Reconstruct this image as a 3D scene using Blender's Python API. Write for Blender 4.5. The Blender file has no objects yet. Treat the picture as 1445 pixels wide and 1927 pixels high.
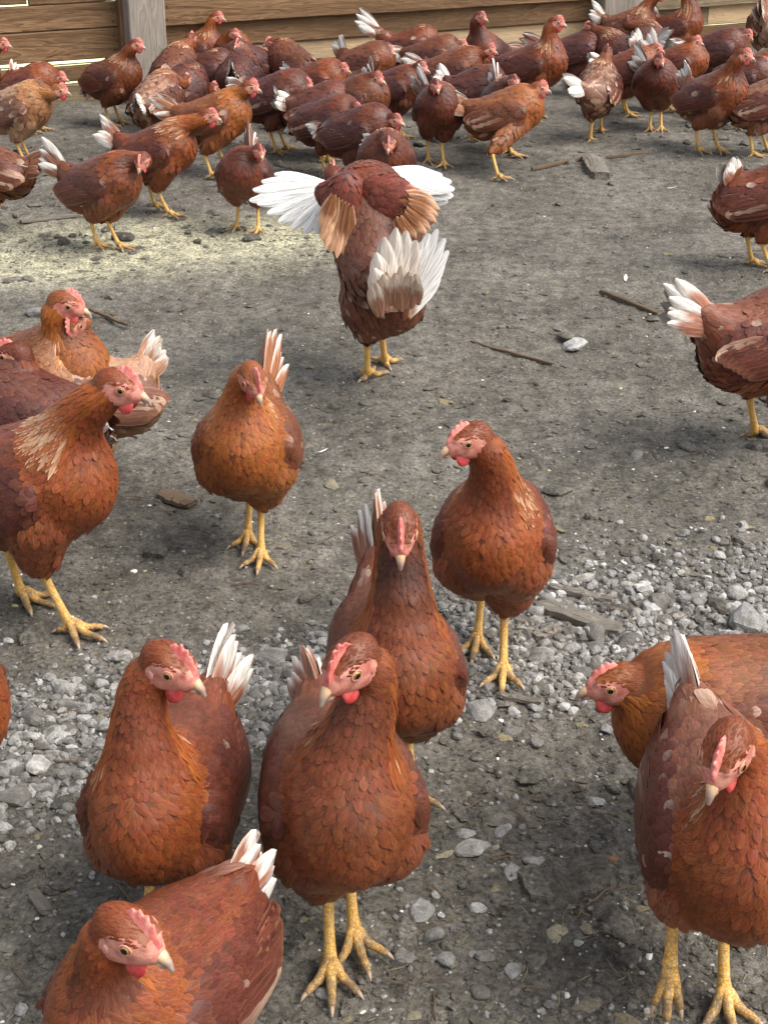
import bpy, math, random
import numpy as np
from mathutils import Vector, Matrix, kdtree

random.seed(7)
np.random.seed(7)
RNG = np.random.default_rng(11)
scene = bpy.context.scene

# ------------------------------------------------------------------ camera
FW, FH = 1445.0, 1927.0          # size of the photograph
FPX = 2700.0                     # focal length in its pixels
PITCH = math.radians(26.4)       # looking down
CAMH = 1.11
cam_d = bpy.data.cameras.new('camera')
cam = bpy.data.objects.new('camera', cam_d)
scene.collection.objects.link(cam)
cam_d.sensor_fit = 'VERTICAL'
cam_d.sensor_height = 24.0
cam_d.lens = FPX / FH * 24.0
cam_d.clip_start = 0.05
cam_d.clip_end = 400.0
cam.location = (0, 0, CAMH)
cam.rotation_euler = (math.pi / 2 - PITCH, 0, 0)
scene.camera = cam

# ------------------------------------------------------------------ light
SUN_EL, SUN_AZ = math.radians(54), math.radians(108)   # azimuth clockwise from +Y
world = bpy.data.worlds.new('World')
scene.world = world
world.use_nodes = True
wn = world.node_tree
wn.nodes.clear()
sky = wn.nodes.new('ShaderNodeTexSky')
sky.sky_type = 'NISHITA'
sky.sun_disc = False
sky.sun_elevation = SUN_EL
sky.sun_rotation = SUN_AZ
sky.air_density = 1.0
sky.dust_density = 4.0
sky.ozone_density = 1.0
bg = wn.nodes.new('ShaderNodeBackground')
bg.inputs['Strength'].default_value = 0.135
hs = wn.nodes.new('ShaderNodeHueSaturation')
hs.inputs['Saturation'].default_value = 0.42      # thin overcast: a whiter sky
wo = wn.nodes.new('ShaderNodeOutputWorld')
wn.links.new(sky.outputs[0], hs.inputs['Color'])
wn.links.new(hs.outputs[0], bg.inputs['Color'])
wn.links.new(bg.outputs[0], wo.inputs['Surface'])
sun_d = bpy.data.lights.new('sun', 'SUN')
sun_d.energy = 1.6
sun_d.angle = math.radians(45)
sun_d.color = (1.0, 0.95, 0.88)
sun = bpy.data.objects.new('sun', sun_d)
scene.collection.objects.link(sun)
sd = Vector((math.sin(SUN_AZ) * math.cos(SUN_EL), math.cos(SUN_AZ) * math.cos(SUN_EL), math.sin(SUN_EL)))
sun.rotation_euler = sd.to_track_quat('Z', 'Y').to_euler()
scene.view_settings.view_transform = 'Standard'
scene.view_settings.look = 'None'
scene.view_settings.gamma = 1.0
scene.view_settings.use_curve_mapping = False
scene.view_settings.exposure = 1.02
scene.cycles.max_bounces = 5
scene.cycles.diffuse_bounces = 3
scene.cycles.transparent_max_bounces = 6

# ------------------------------------------------------------------ pixel <-> place
CP = np.array([0, 0, CAMH])
_F = np.array([0, math.cos(PITCH), -math.sin(PITCH)])
_U = np.array([0, math.sin(PITCH), math.cos(PITCH)])
_R = np.array([1.0, 0, 0])

def ray(px, py):
    d = _F * FPX + _R * (px - FW / 2) - _U * (py - FH / 2)
    return d / np.linalg.norm(d)

def ground(px, py, z=0.0):
    d = ray(px, py)
    return CP + d * ((z - CAMH) / d[2])

def project(P):
    P = np.atleast_2d(P) - CP
    zc = P @ _F
    return np.stack([FW / 2 + FPX * (P @ _R) / zc, FH / 2 - FPX * (P @ _U) / zc], 1)

# ------------------------------------------------------------------ object helpers
COLL = scene.collection

def tag(o, label=None, cat=None, group=None, kind=None):
    if label: o['label'] = label
    if cat: o['category'] = cat
    if group: o['group'] = group
    if kind: o['kind'] = kind
    return o

def empty(name, loc, rz=0.0):
    o = bpy.data.objects.new(name, None)
    o.empty_display_size = 0.05
    o.location = loc
    o.rotation_euler = (0, 0, rz)
    COLL.objects.link(o)
    return o

def make_mesh(name, V, loops, sizes, mats, attrs=None, smooth=True, matidx=None):
    me = bpy.data.meshes.new(name)
    V = np.asarray(V, dtype=np.float32)
    loops = np.asarray(loops, dtype=np.int32).ravel()
    sizes = np.asarray(sizes, dtype=np.int32)
    me.vertices.add(len(V)); me.loops.add(len(loops)); me.polygons.add(len(sizes))
    me.vertices.foreach_set('co', V.ravel())
    me.loops.foreach_set('vertex_index', loops)
    st = np.zeros(len(sizes), dtype=np.int32); st[1:] = np.cumsum(sizes)[:-1]
    me.polygons.foreach_set('loop_start', st)
    me.polygons.foreach_set('loop_total', sizes)
    me.polygons.foreach_set('use_smooth', np.full(len(sizes), smooth, dtype=bool))
    if matidx is not None:
        me.polygons.foreach_set('material_index', np.asarray(matidx, dtype=np.int32))
    for m in (mats if isinstance(mats, (list, tuple)) else [mats]):
        me.materials.append(m)
    for k, (typ, a) in (attrs or {}).items():
        at = me.attributes.new(k, typ, 'POINT')
        at.data.foreach_set({'FLOAT_COLOR': 'color', 'FLOAT_VECTOR': 'vector', 'FLOAT': 'value'}[typ],
                            np.asarray(a, dtype=np.float32).ravel())
    me.update(calc_edges=True)
    return me

def link(name, me, parent=None, loc=(0, 0, 0), rot=(0, 0, 0), scale=(1, 1, 1)):
    o = bpy.data.objects.new(name, me)
    o.location = loc; o.rotation_euler = rot; o.scale = scale
    if parent is not None: o.parent = parent
    COLL.objects.link(o)
    return o

class Buf:
    """collects polygons (quads and triangles) with per-vertex attributes"""
    def __init__(self):
        self.V = []; self.L = []; self.S = []; self.M = []; self.A = {}; self.n = 0; self.scale = 1.0
    def add(self, V, faces, mat=0, **at):
        V = np.asarray(V, float)
        if isinstance(faces, np.ndarray):
            self.L.append((faces + self.n).ravel()); self.S.append(np.full(len(faces), faces.shape[1])); k = len(faces)
        else:
            for f in faces:
                self.L.append(np.array(f) + self.n)
            self.S.append(np.array([len(f) for f in faces])); k = len(faces)
        self.M.append(np.full(k, mat) if np.isscalar(mat) else mat)
        for a, v in at.items():
            v = np.asarray(v, float)
            if v.ndim == 1: v = np.tile(v, (len(V), 1))
            self.A.setdefault(a, []).append(v)
        self.V.append(V); self.n += len(V)
    def mesh(self, name, mats, smooth=True, types=None):
        attrs = {}
        for a, l in self.A.items():
            arr = np.concatenate(l)
            attrs[a] = ({4: 'FLOAT_COLOR', 3: 'FLOAT_VECTOR', 1: 'FLOAT'}[arr.shape[1]], arr)
        return make_mesh(name, np.concatenate(self.V), np.concatenate(self.L), np.concatenate(self.S), mats,
                         attrs, smooth, np.concatenate(self.M))

def tube(pts, rad, n=8, flat=None, cap=True, upv=(0, 0, 1)):
    """loft of rings along pts; rad scalar list or (rw, rh) list; returns V, faces(list)"""
    pts = np.asarray(pts, float); m = len(pts)
    T = np.gradient(pts, axis=0); T /= np.linalg.norm(T, axis=1)[:, None] + 1e-9
    up = np.array(upv, float)
    V = []
    side = None
    for i in range(m):
        s = np.cross(T[i], up)
        if np.linalg.norm(s) < .15:
            s = side if side is not None else np.cross(T[i], (1, 0, 0))
        s = s / np.linalg.norm(s)
        if side is not None and np.dot(s, side) < 0: s = -s
        side = s
        u = np.cross(s, T[i])
        r = rad[i]; rw, rh = (r if np.ndim(r) else (r, r))
        a = np.arange(n) * 2 * math.pi / n
        V.append(pts[i] + np.outer(np.cos(a) * rw, s) + np.outer(np.sin(a) * rh, u))
    V = np.concatenate(V)
    F = []
    for i in range(m - 1):
        for j in range(n):
            k = (j + 1) % n
            F.append((i * n + j, i * n + k, (i + 1) * n + k, (i + 1) * n + j))
    if cap:
        F.append(tuple(range(n - 1, -1, -1))); F.append(tuple((m - 1) * n + j for j in range(n)))
    return V, F

def bez(p0, p1, p2, p3, n):
    t = np.linspace(0, 1, n)[:, None]
    return (1 - t) ** 3 * p0 + 3 * (1 - t) ** 2 * t * p1 + 3 * (1 - t) * t * t * p2 + t ** 3 * p3

def rotm(ax, deg):
    return np.array(Matrix.Rotation(math.radians(deg), 3, ax))

# ------------------------------------------------------------------ noise in numpy
_lat = np.random.default_rng(3).random((256, 256))
def vnoise(x, y):
    xi = np.floor(x).astype(int); yi = np.floor(y).astype(int)
    fx = x - xi; fy = y - yi
    fx = fx * fx * (3 - 2 * fx); fy = fy * fy * (3 - 2 * fy)
    a = _lat[xi & 255, yi & 255]; b = _lat[(xi + 1) & 255, yi & 255]
    c = _lat[xi & 255, (yi + 1) & 255]; d = _lat[(xi + 1) & 255, (yi + 1) & 255]
    return (a * (1 - fx) + b * fx) * (1 - fy) + (c * (1 - fx) + d * fx) * fy - .5
def fbm(x, y, o=4):
    s = 0; a = 1.0
    for i in range(o):
        s = s + a * vnoise(x * 2 ** i + 17.3 * i, y * 2 ** i + 9.1 * i); a *= .5
    return s

# ------------------------------------------------------------------ materials
def new_mat(name):
    m = bpy.data.materials.new(name); m.use_nodes = True
    nt = m.node_tree; nt.nodes.clear()
    out = nt.nodes.new('ShaderNodeOutputMaterial')
    b = nt.nodes.new('ShaderNodeBsdfPrincipled')
    nt.links.new(b.outputs[0], out.inputs['Surface'])
    return m, nt, b

def N(nt, t, **kw):
    n = nt.nodes.new(t)
    for k, v in kw.items():
        if k in n.inputs.keys() and not hasattr(n, k): n.inputs[k].default_value = v
        else:
            try: setattr(n, k, v)
            except Exception: n.inputs[k].default_value = v
    return n

def ramp(nt, fac, stops, interp='LINEAR'):
    r = nt.nodes.new('ShaderNodeValToRGB')
    r.color_ramp.interpolation = interp
    el = r.color_ramp.elements
    while len(el) < len(stops): el.new(0.5)
    for e, (p, c) in zip(el, stops):
        e.position = p
        e.color = (c, c, c, 1) if np.isscalar(c) else (*c, 1)
    nt.links.new(fac, r.inputs[0])
    return r

def math_(nt, op, a, b=None, c=None, clamp=False):
    n = nt.nodes.new('ShaderNodeMath'); n.operation = op; n.use_clamp = clamp
    for i, v in enumerate((a, b, c)):
        if v is None: continue
        if isinstance(v, (int, float)): n.inputs[i].default_value = v
        else: nt.links.new(v, n.inputs[i])
    return n.outputs[0]

def mixc(nt, fac, a, b, mode='MIX'):
    n = nt.nodes.new('ShaderNodeMix'); n.data_type = 'RGBA'; n.blend_type = mode
    for s, v in (('Factor', fac), ('A', a), ('B', b)):
        sock = [i for i in n.inputs if i.name == s and (i.type == 'VALUE' if s == 'Factor' else i.type == 'RGBA')][0]
        if isinstance(v, (int, float)): sock.default_value = v
        elif isinstance(v, tuple): sock.default_value = (*v, 1)
        else: nt.links.new(v, sock)
    return [o for o in n.outputs if o.type == 'RGBA'][0]

def attr(nt, name):
    a = nt.nodes.new('ShaderNodeAttribute'); a.attribute_name = name; return a

def noise(nt, vec, scale, detail=3, rough=.55, dist=0):
    n = nt.nodes.new('ShaderNodeTexNoise')
    n.inputs['Scale'].default_value = scale; n.inputs['Detail'].default_value = detail
    n.inputs['Roughness'].default_value = rough; n.inputs['Distortion'].default_value = dist
    if vec is not None: nt.links.new(vec, n.inputs['Vector'])
    return n

def bump(nt, b, height, strength, dist):
    n = nt.nodes.new('ShaderNodeBump'); n.inputs['Strength'].default_value = strength
    n.inputs['Distance'].default_value = dist
    nt.links.new(height, n.inputs['Height'])
    nt.links.new(n.outputs[0], b.inputs['Normal'])
    return n

def feather_material():
    m, nt, b = new_mat('feather')
    uv = attr(nt, 'fuv'); pig = attr(nt, 'pig'); rim = attr(nt, 'rimc')
    sp = N(nt, 'ShaderNodeSeparateXYZ'); nt.links.new(uv.outputs['Vector'], sp.inputs[0])
    u, v, rnd = sp.outputs[0], sp.outputs[1], sp.outputs[2]
    au = math_(nt, 'ABSOLUTE', u)
    # distance from the vane's edge: across near the sides, along near the tip
    e = math_(nt, 'MAXIMUM', math_(nt, 'POWER', au, 2.0), math_(nt, 'POWER', v, 5.0))
    msk = ramp(nt, e, [(0.45, 0.0), (0.95, 1.0)])
    f = math_(nt, 'MULTIPLY', msk.outputs[0], rim.outputs['Alpha'])
    # barbs: fine slanting lines off the shaft
    cmb = N(nt, 'ShaderNodeCombineXYZ')
    nt.links.new(math_(nt, 'MULTIPLY', math_(nt, 'SUBTRACT', v, math_(nt, 'MULTIPLY', au, .55)), 16.0), cmb.inputs[0])
    nt.links.new(math_(nt, 'MULTIPLY', rnd, 90.0), cmb.inputs[1])
    nt.links.new(math_(nt, 'MULTIPLY', u, .8), cmb.inputs[2])
    nb = noise(nt, cmb.outputs[0], 1.6, 2, .6)
    br = ramp(nt, nb.outputs[0], [(0.3, 0.55), (0.7, 1.4)])
    col = mixc(nt, f, pig.outputs['Color'], rim.outputs['Color'])
    col = mixc(nt, 1.0, col, br.outputs[0], 'MULTIPLY')
    # strands running down the vane, darker and lighter
    cm2 = N(nt, 'ShaderNodeCombineXYZ')
    nt.links.new(math_(nt, 'MULTIPLY', u, 2.2), cm2.inputs[0]); nt.links.new(math_(nt, 'MULTIPLY', v, .9), cm2.inputs[1])
    nt.links.new(math_(nt, 'MULTIPLY', rnd, 70.0), cm2.inputs[2])
    ns = noise(nt, cm2.outputs[0], 1.7, 3, .65)
    col = mixc(nt, 1.0, col, ramp(nt, ns.outputs[0], [(.32, .64), (.52, 1.0), (.72, 1.36)]).outputs[0], 'MULTIPLY')
    # pale shaft line
    sh = ramp(nt, au, [(0.0, 1.0), (0.09, 0.0)])
    col = mixc(nt, math_(nt, 'MULTIPLY', sh.outputs[0], .28), col, rim.outputs['Color'])
    nt.links.new(col, b.inputs['Base Color'])
    b.inputs['Roughness'].default_value = .40
    b.inputs['Specular IOR Level'].default_value = .27
    b.inputs['Sheen Weight'].default_value = .0
    b.inputs['Sheen Roughness'].default_value = .4
    bump(nt, b, nb.outputs[0], .35, .0012)
    return m

def skin_material():
    m, nt, b = new_mat('skin')
    pig = attr(nt, 'pig')
    tc = N(nt, 'ShaderNodeTexCoord')
    n1 = noise(nt, tc.outputs['Object'], 420, 4, .6)
    n2 = noise(nt, tc.outputs['Object'], 90, 2)
    c = mixc(nt, ramp(nt, n1.outputs[0], [(0.35, 0.0), (0.75, .45)]).outputs[0], pig.outputs['Color'], (.62, .36, .28))
    c = mixc(nt, ramp(nt, n2.outputs[0], [(0.42, 0.0), (0.62, .6)]).outputs[0], c, (.36, .06, .05))
    fz = mixc(nt, pig.outputs['Alpha'], pig.outputs['Color'], c)
    nt.links.new(fz, b.inputs['Base Color'])
    b.inputs['Roughness'].default_value = .5
    b.inputs['Subsurface Weight'].default_value = .0
    bump(nt, b, n1.outputs[0], .5, .0012)
    return m

def flesh_material(name, col, col2):
    m, nt, b = new_mat(name)
    tc = N(nt, 'ShaderNodeTexCoord')
    n1 = noise(nt, tc.outputs['Object'], 380, 4, .6)
    n2 = noise(nt, tc.outputs['Object'], 110, 2)
    nt.links.new(mixc(nt, ramp(nt, n2.outputs[0], [(0.35, 0.0), (0.7, 1.0)]).outputs[0], col, col2), b.inputs['Base Color'])
    b.inputs['Roughness'].default_value = .42
    b.inputs['Subsurface Weight'].default_value = .15
    b.inputs['Subsurface Radius'].default_value = (.004, .001, .0007)
    b.inputs['Subsurface Scale'].default_value = 1.0
    bump(nt, b, n1.outputs[0], .6, .0012)
    return m

def leg_material():
    m, nt, b = new_mat('scaly_leg')
    uv = attr(nt, 'fuv'); sp = N(nt, 'ShaderNodeSeparateXYZ'); nt.links.new(uv.outputs['Vector'], sp.inputs[0])
    tc = N(nt, 'ShaderNodeTexCoord')
    vo = N(nt, 'ShaderNodeTexVoronoi'); vo.feature = 'DISTANCE_TO_EDGE'; vo.inputs['Scale'].default_value = 230
    mp = N(nt, 'ShaderNodeMapping'); mp.inputs['Scale'].default_value = (1, 1, 1.1)
    nt.links.new(tc.outputs['Object'], mp.inputs[0]); nt.links.new(mp.outputs[0], vo.inputs['Vector'])
    gap = ramp(nt, vo.outputs['Distance'], [(0.0, 0.0), (0.12, 1.0)])
    n1 = noise(nt, tc.outputs['Object'], 60, 4, .65)
    dirt = ramp(nt, math_(nt, 'ADD', n1.outputs[0], math_(nt, 'MULTIPLY', sp.outputs[1], .42)), [(0.58, 0.0), (0.90, 1.0)])
    c = mixc(nt, gap.outputs[0], (.42, .20, .05), (.82, .46, .09))
    c = mixc(nt, ramp(nt, noise(nt, tc.outputs['Object'], 130, 2).outputs[0], [(0.4, 0.0), (0.7, .6)]).outputs[0], c, (.78, .55, .24))
    c = mixc(nt, math_(nt, 'MULTIPLY', dirt.outputs[0], .85), c, (.13, .090, .062))
    nt.links.new(c, b.inputs['Base Color'])
    b.inputs['Roughness'].default_value = .5
    bump(nt, b, gap.outputs[0], .6, .0008)
    return m

def horn_material():
    m, nt, b = new_mat('horn')
    uv = attr(nt, 'fuv'); sp = N(nt, 'ShaderNodeSeparateXYZ'); nt.links.new(uv.outputs['Vector'], sp.inputs[0])
    tc = N(nt, 'ShaderNodeTexCoord')
    n1 = noise(nt, tc.outputs['Object'], 200, 3)
    r = ramp(nt, sp.outputs[1], [(0.0, (.72, .36, .20)), (0.45, (.74, .48, .26)), (.78, (.30, .22, .19)), (1.0, (.50, .40, .32))])
    nt.links.new(mixc(nt, ramp(nt, n1.outputs[0], [(.4, 0.0), (.7, .35)]).outputs[0], r.outputs[0], (.28, .17, .10)), b.inputs['Base Color'])
    b.inputs['Roughness'].default_value = .33
    bump(nt, b, n1.outputs[0], .2, .0006)
    return m

def plain(name, col, rough=.5, spec=.5):
    m, nt, b = new_mat(name)
    tc = N(nt, 'ShaderNodeTexCoord'); n1 = noise(nt, tc.outputs['Object'], 900, 2)
    nt.links.new(mixc(nt, ramp(nt, n1.outputs[0], [(.4, 0.0), (.65, .35)]).outputs[0], col, tuple(c * .5 for c in col)), b.inputs['Base Color'])
    b.inputs['Roughness'].default_value = rough
    b.inputs['Specular IOR Level'].default_value = spec
    return m

M_FEATHER = feather_material()
M_SKIN = skin_material()
M_COMB = flesh_material('comb_flesh', (.58, .12, .10), (.73, .29, .235))
M_WATTLE = flesh_material('wattle_flesh', (.56, .045, .05), (.66, .12, .11))
M_LOBE = flesh_material('earlobe_flesh', (.46, .11, .09), (.62, .36, .29))
M_LEG = leg_material()
M_HORN = horn_material()
M_CLAW = plain('claw', (.42, .31, .21), .4)
M_IRIS = plain('iris', (.42, .20, .045), .15)
M_PUPIL = plain('pupil', (.006, .005, .005), .08)
M_LID = plain('eyelid', (.55, .27, .19), .5)
# ------------------------------------------------------------------ implicit body shapes
class Prim:
    def __init__(s, kind, grp, k, **kw):
        s.kind = kind; s.grp = grp; s.k = k; s.__dict__.update(kw)
    def d(s, P):
        if s.kind == 'ell':
            q = (P - s.c) @ s.R
            k0 = np.linalg.norm(q / s.r, axis=1) + 1e-9
            k1 = np.linalg.norm(q / (s.r * s.r), axis=1) + 1e-9
            return k0 * (k0 - 1) / k1
        pa = P - s.a; ba = s.b - s.a
        h = np.clip(pa @ ba / (ba @ ba), 0, 1)
        return np.linalg.norm(pa - h[:, None] * ba, axis=1) - (s.ra + (s.rb - s.ra) * h)
    def bounds(s):
        if s.kind == 'ell':
            e = np.sqrt(((s.R * s.r) ** 2).sum(1)); return s.c - e, s.c + e
        return np.minimum(s.a - s.ra, s.b - s.rb), np.maximum(s.a + s.ra, s.b + s.rb)

def sdf(prims, P):
    D = None
    for p in prims:
        e = p.d(P)
        if D is None: D = e; continue
        h = np.clip(.5 + .5 * (D - e) / p.k, 0, 1)
        D = D * (1 - h) + e * h - p.k * h * (1 - h)
    return D

def grad(prims, P, d0=None, eps=.0012):
    if d0 is None: d0 = sdf(prims, P)
    g = np.stack([sdf(prims, P + np.eye(3)[i] * eps) - d0 for i in range(3)], 1)
    return g / (np.linalg.norm(g, axis=1)[:, None] + 1e-9)

def surface_nets(prims, vox, lo=None, hi=None):
    if lo is None:
        bs = [p.bounds() for p in prims]
        lo = np.min([b[0] for b in bs], 0); hi = np.max([b[1] for b in bs], 0)
    lo = lo - 3 * vox; hi = hi + 3 * vox
    n = np.ceil((hi - lo) / vox).astype(int) + 1
    ax = [lo[i] + vox * np.arange(n[i]) for i in range(3)]
    G = np.stack(np.meshgrid(*ax, indexing='ij'), -1).reshape(-1, 3)
    S = sdf(prims, G).reshape(n)
    nx, ny, nz = n - 1
    acc = np.zeros((nx, ny, nz, 3)); cnt = np.zeros((nx, ny, nz))
    def sub(o): return S[o[0]:o[0] + nx, o[1]:o[1] + ny, o[2]:o[2] + nz]
    cor = [(i, j, k) for i in (0, 1) for j in (0, 1) for k in (0, 1)]
    for a in cor:
        for axn in range(3):
            if a[axn]: continue
            b = list(a); b[axn] = 1
            sa, sb = sub(a), sub(b)
            m = (sa < 0) != (sb < 0)
            t = np.where(m, sa / (sa - sb + 1e-12), 0)
            for q in range(3):
                acc[..., q] += np.where(m, a[q] + (t if q == axn else 0), 0)
            cnt += m
    act = cnt > 0
    idx = -np.ones((nx, ny, nz), int); idx[act] = np.arange(act.sum())
    cell = np.argwhere(act)
    V = lo + vox * (cell + acc[act] / cnt[act][:, None])
    F = []
    for axn in range(3):
        u, v = (axn + 1) % 3, (axn + 2) % 3
        sl = [slice(1, -1)] * 3; sl[axn] = slice(0, n[axn] - 1)
        s2 = list(sl); s2[axn] = slice(1, n[axn])
        A = S[tuple(sl)] < 0; B = S[tuple(s2)] < 0
        e = np.argwhere(A != B); e_in = A[A != B]
        off = np.array([1, 1, 1]); off[axn] = 0
        e = e + off
        def cid(du, dv):
            c = e.copy(); c[:, u] -= du; c[:, v] -= dv
            return idx[c[:, 0], c[:, 1], c[:, 2]]
        q = np.stack([cid(0, 0), cid(1, 0), cid(1, 1), cid(0, 1)], 1)
        q[~e_in] = q[~e_in][:, ::-1]
        F.append(q)
    F = np.concatenate(F)
    F = F[(F >= 0).all(1)]
    return V, F

# ------------------------------------------------------------------ feathers
PROF = {
    'round': np.array([.35, .85, 1.0, .86, .55, .12]),
    'point': np.array([.5, .95, 1.0, .72, .38, .05]),
    'blade': np.array([.45, .8, .95, 1.0, .85, .35]),
}
TT = {'round': np.array([0, .25, .55, .8, .93, 1.0]), 'point': np.array([0, .2, .45, .72, .9, 1.0]),
      'blade': np.array([0, .2, .45, .7, .92, 1.0])}

def lay_feathers(buf, prims, P, Nn, D, L, W, lift, c0, c1, rimc, prof='round', cup=.3, conf=0.0, rows=6, iters=2, base=-.001, rng=RNG):
    n = len(P)
    if n == 0: return
    t = TT[prof]; w = PROF[prof]
    if rows < 6:
        keep = [0, 2, 4, 5] if rows == 4 else [0, 2, 5]
        t = t[keep]; w = w[keep]
        if rows == 3: w = np.array([.6, 1.0, .45])
    nt_ = len(t); us = np.array([-1.0, 0.0, 1.0])
    S = np.cross(Nn, D)
    S /= np.linalg.norm(S, axis=1)[:, None] + 1e-9
    tt = t[None, :, None]; uu = us[None, None, :]
    ww = w[None, :, None]
    L_ = np.broadcast_to(np.asarray(L), (n,))[:, None, None]
    W_ = np.broadcast_to(np.asarray(W), (n,))[:, None, None]
    lf = np.broadcast_to(np.asarray(lift), (n,))[:, None, None]
    along = (tt - .15) * L_ - (uu ** 2) * (1 - np.abs(2 * tt - 1)) * .04 * L_ + 0 * uu
    across = uu * ww * W_
    X = P[:, None, None, :] + D[:, None, None, :] * along[..., None] + S[:, None, None, :] * across[..., None]
    h = base + lf * tt ** 1.2 + cup * W_ * (1 - uu ** 2) * np.sin(np.pi * np.clip(tt * .9 + .08, 0, 1)) + 0 * across
    X = X.reshape(-1, 3); h = h.reshape(-1)
    cf = (1 - conf * np.broadcast_to(tt, (n, nt_, 3)).reshape(-1) ** 2)
    for _ in range(iters):
        d = sdf(prims, X); g = grad(prims, X, d)
        X = X - g * ((d - h) * cf)[:, None]
    q = []
    for i in range(nt_ - 1):
        for j in range(2):
            a = i * 3 + j
            q.append((a, a + 1, a + 4, a + 3))
    q = np.array(q)
    F = (q[None] + (np.arange(n) * nt_ * 3)[:, None, None]).reshape(-1, 4)
    rnd = rng.random(n)
    fuv = np.stack([np.broadcast_to(uu, (n, nt_, 3)), np.broadcast_to(tt, (n, nt_, 3)),
                    np.broadcast_to(rnd[:, None, None], (n, nt_, 3))], -1).reshape(-1, 3)
    k = np.broadcast_to(tt, (n, nt_, 3))[..., None]
    c0 = np.broadcast_to(c0, (n, 3))[:, None, None, :]; c1 = np.broadcast_to(c1, (n, 3))[:, None, None, :]
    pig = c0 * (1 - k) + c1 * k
    pig = np.concatenate([pig, np.ones_like(pig[..., :1])], -1).reshape(-1, 4)
    rc = np.broadcast_to(np.broadcast_to(rimc, (n, 4))[:, None, None, :], (n, nt_, 3, 4)).reshape(-1, 4)
    buf.add(X * buf.scale, F, 0, fuv=fuv, pig=pig, rimc=rc)

def quill(buf, base, d, nrm, L, W, bend, c0, c1, wt=0.0, sweep=0.0, rim=(.8, .7, .6, .2), rnd=None, thick=True, cup=.25, prof=None, asym=0.0):
    """a long tail or flight feather: two-sided vane with a raised shaft, curved along its length"""
    d = np.array(d, float); d /= np.linalg.norm(d)
    nrm = np.array(nrm, float); nrm -= d * (nrm @ d); nrm /= np.linalg.norm(nrm)
    s = np.cross(nrm, d)
    t = np.linspace(0, 1, 9)
    w = prof if prof is not None else np.array([.28, .55, .78, .92, 1.0, .98, .88, .64, .18])
    us = np.array([-1, -.5, 0, .5, 1.0])
    V = []; fu = []; pg = []
    r = random.random() if rnd is None else rnd
    for ti, wi in zip(t, w):
        for u in us:
            p = np.array(base) + d * (L * (ti - .03 * u * u)) + s * (u * wi * W + sweep * L * ti * ti) + nrm * (bend * L * ti * ti + cup * W * (1 - u * u))
            V.append(p); fu.append((u, ti * .9, r))
            k = min(1, max(0, (ti + .12 * abs(u) + asym * u - (1 - wt)) / .16)) if wt > 0 else 0
            c = np.array(c0) * (1 - k) + np.array(c1) * k
            pg.append((*c, 1))
    F = []
    for i in range(len(t) - 1):
        for j in range(4):
            a = i * 5 + j; F.append((a, a + 1, a + 6, a + 5))
    buf.add(V, np.array(F), 0, fuv=np.array(fu), pig=np.array(pg), rimc=np.array(rim, float))

# ------------------------------------------------------------------ the hen
TONES = {   # breast, hackle, wing, back
    'mid':    dict(br=(.200, .050, .0155), hk=(.262, .066, .0145), wg=(.100, .027, .017), bk=(.142, .037, .017)),
    'orange': dict(br=(.248, .073, .018), hk=(.312, .094, .018), wg=(.140, .043, .020), bk=(.185, .058, .020)),
    'dark':   dict(br=(.115, .029, .014), hk=(.155, .038, .013), wg=(.066, .021, .017), bk=(.084, .024, .015)),
    'brown':  dict(br=(.166, .046, .017), hk=(.210, .055, .0145), wg=(.100, .031, .019), bk=(.128, .040, .019)),
    'pale':   dict(br=(.300, .135, .062), hk=(.330, .130, .043), wg=(.150, .068, .046), bk=(.300, .150, .088)),
}
WHITE = np.array((.66, .62, .56))
SCHEDULE = []

def place_on_ray(px, C0, Rz, s, dflt, sig):
    """point on the pixel's ray closest (weighted) to a default place in the hen's own frame"""
    r = Rz.T @ ray(*px); c = Rz.T @ (CP - C0)
    w = 1 / np.array(sig) ** 2; d = np.array(dflt) * s
    t = (w * r * (d - c)).sum() / (w * r * r).sum()
    return (c + r * t) / s

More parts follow.
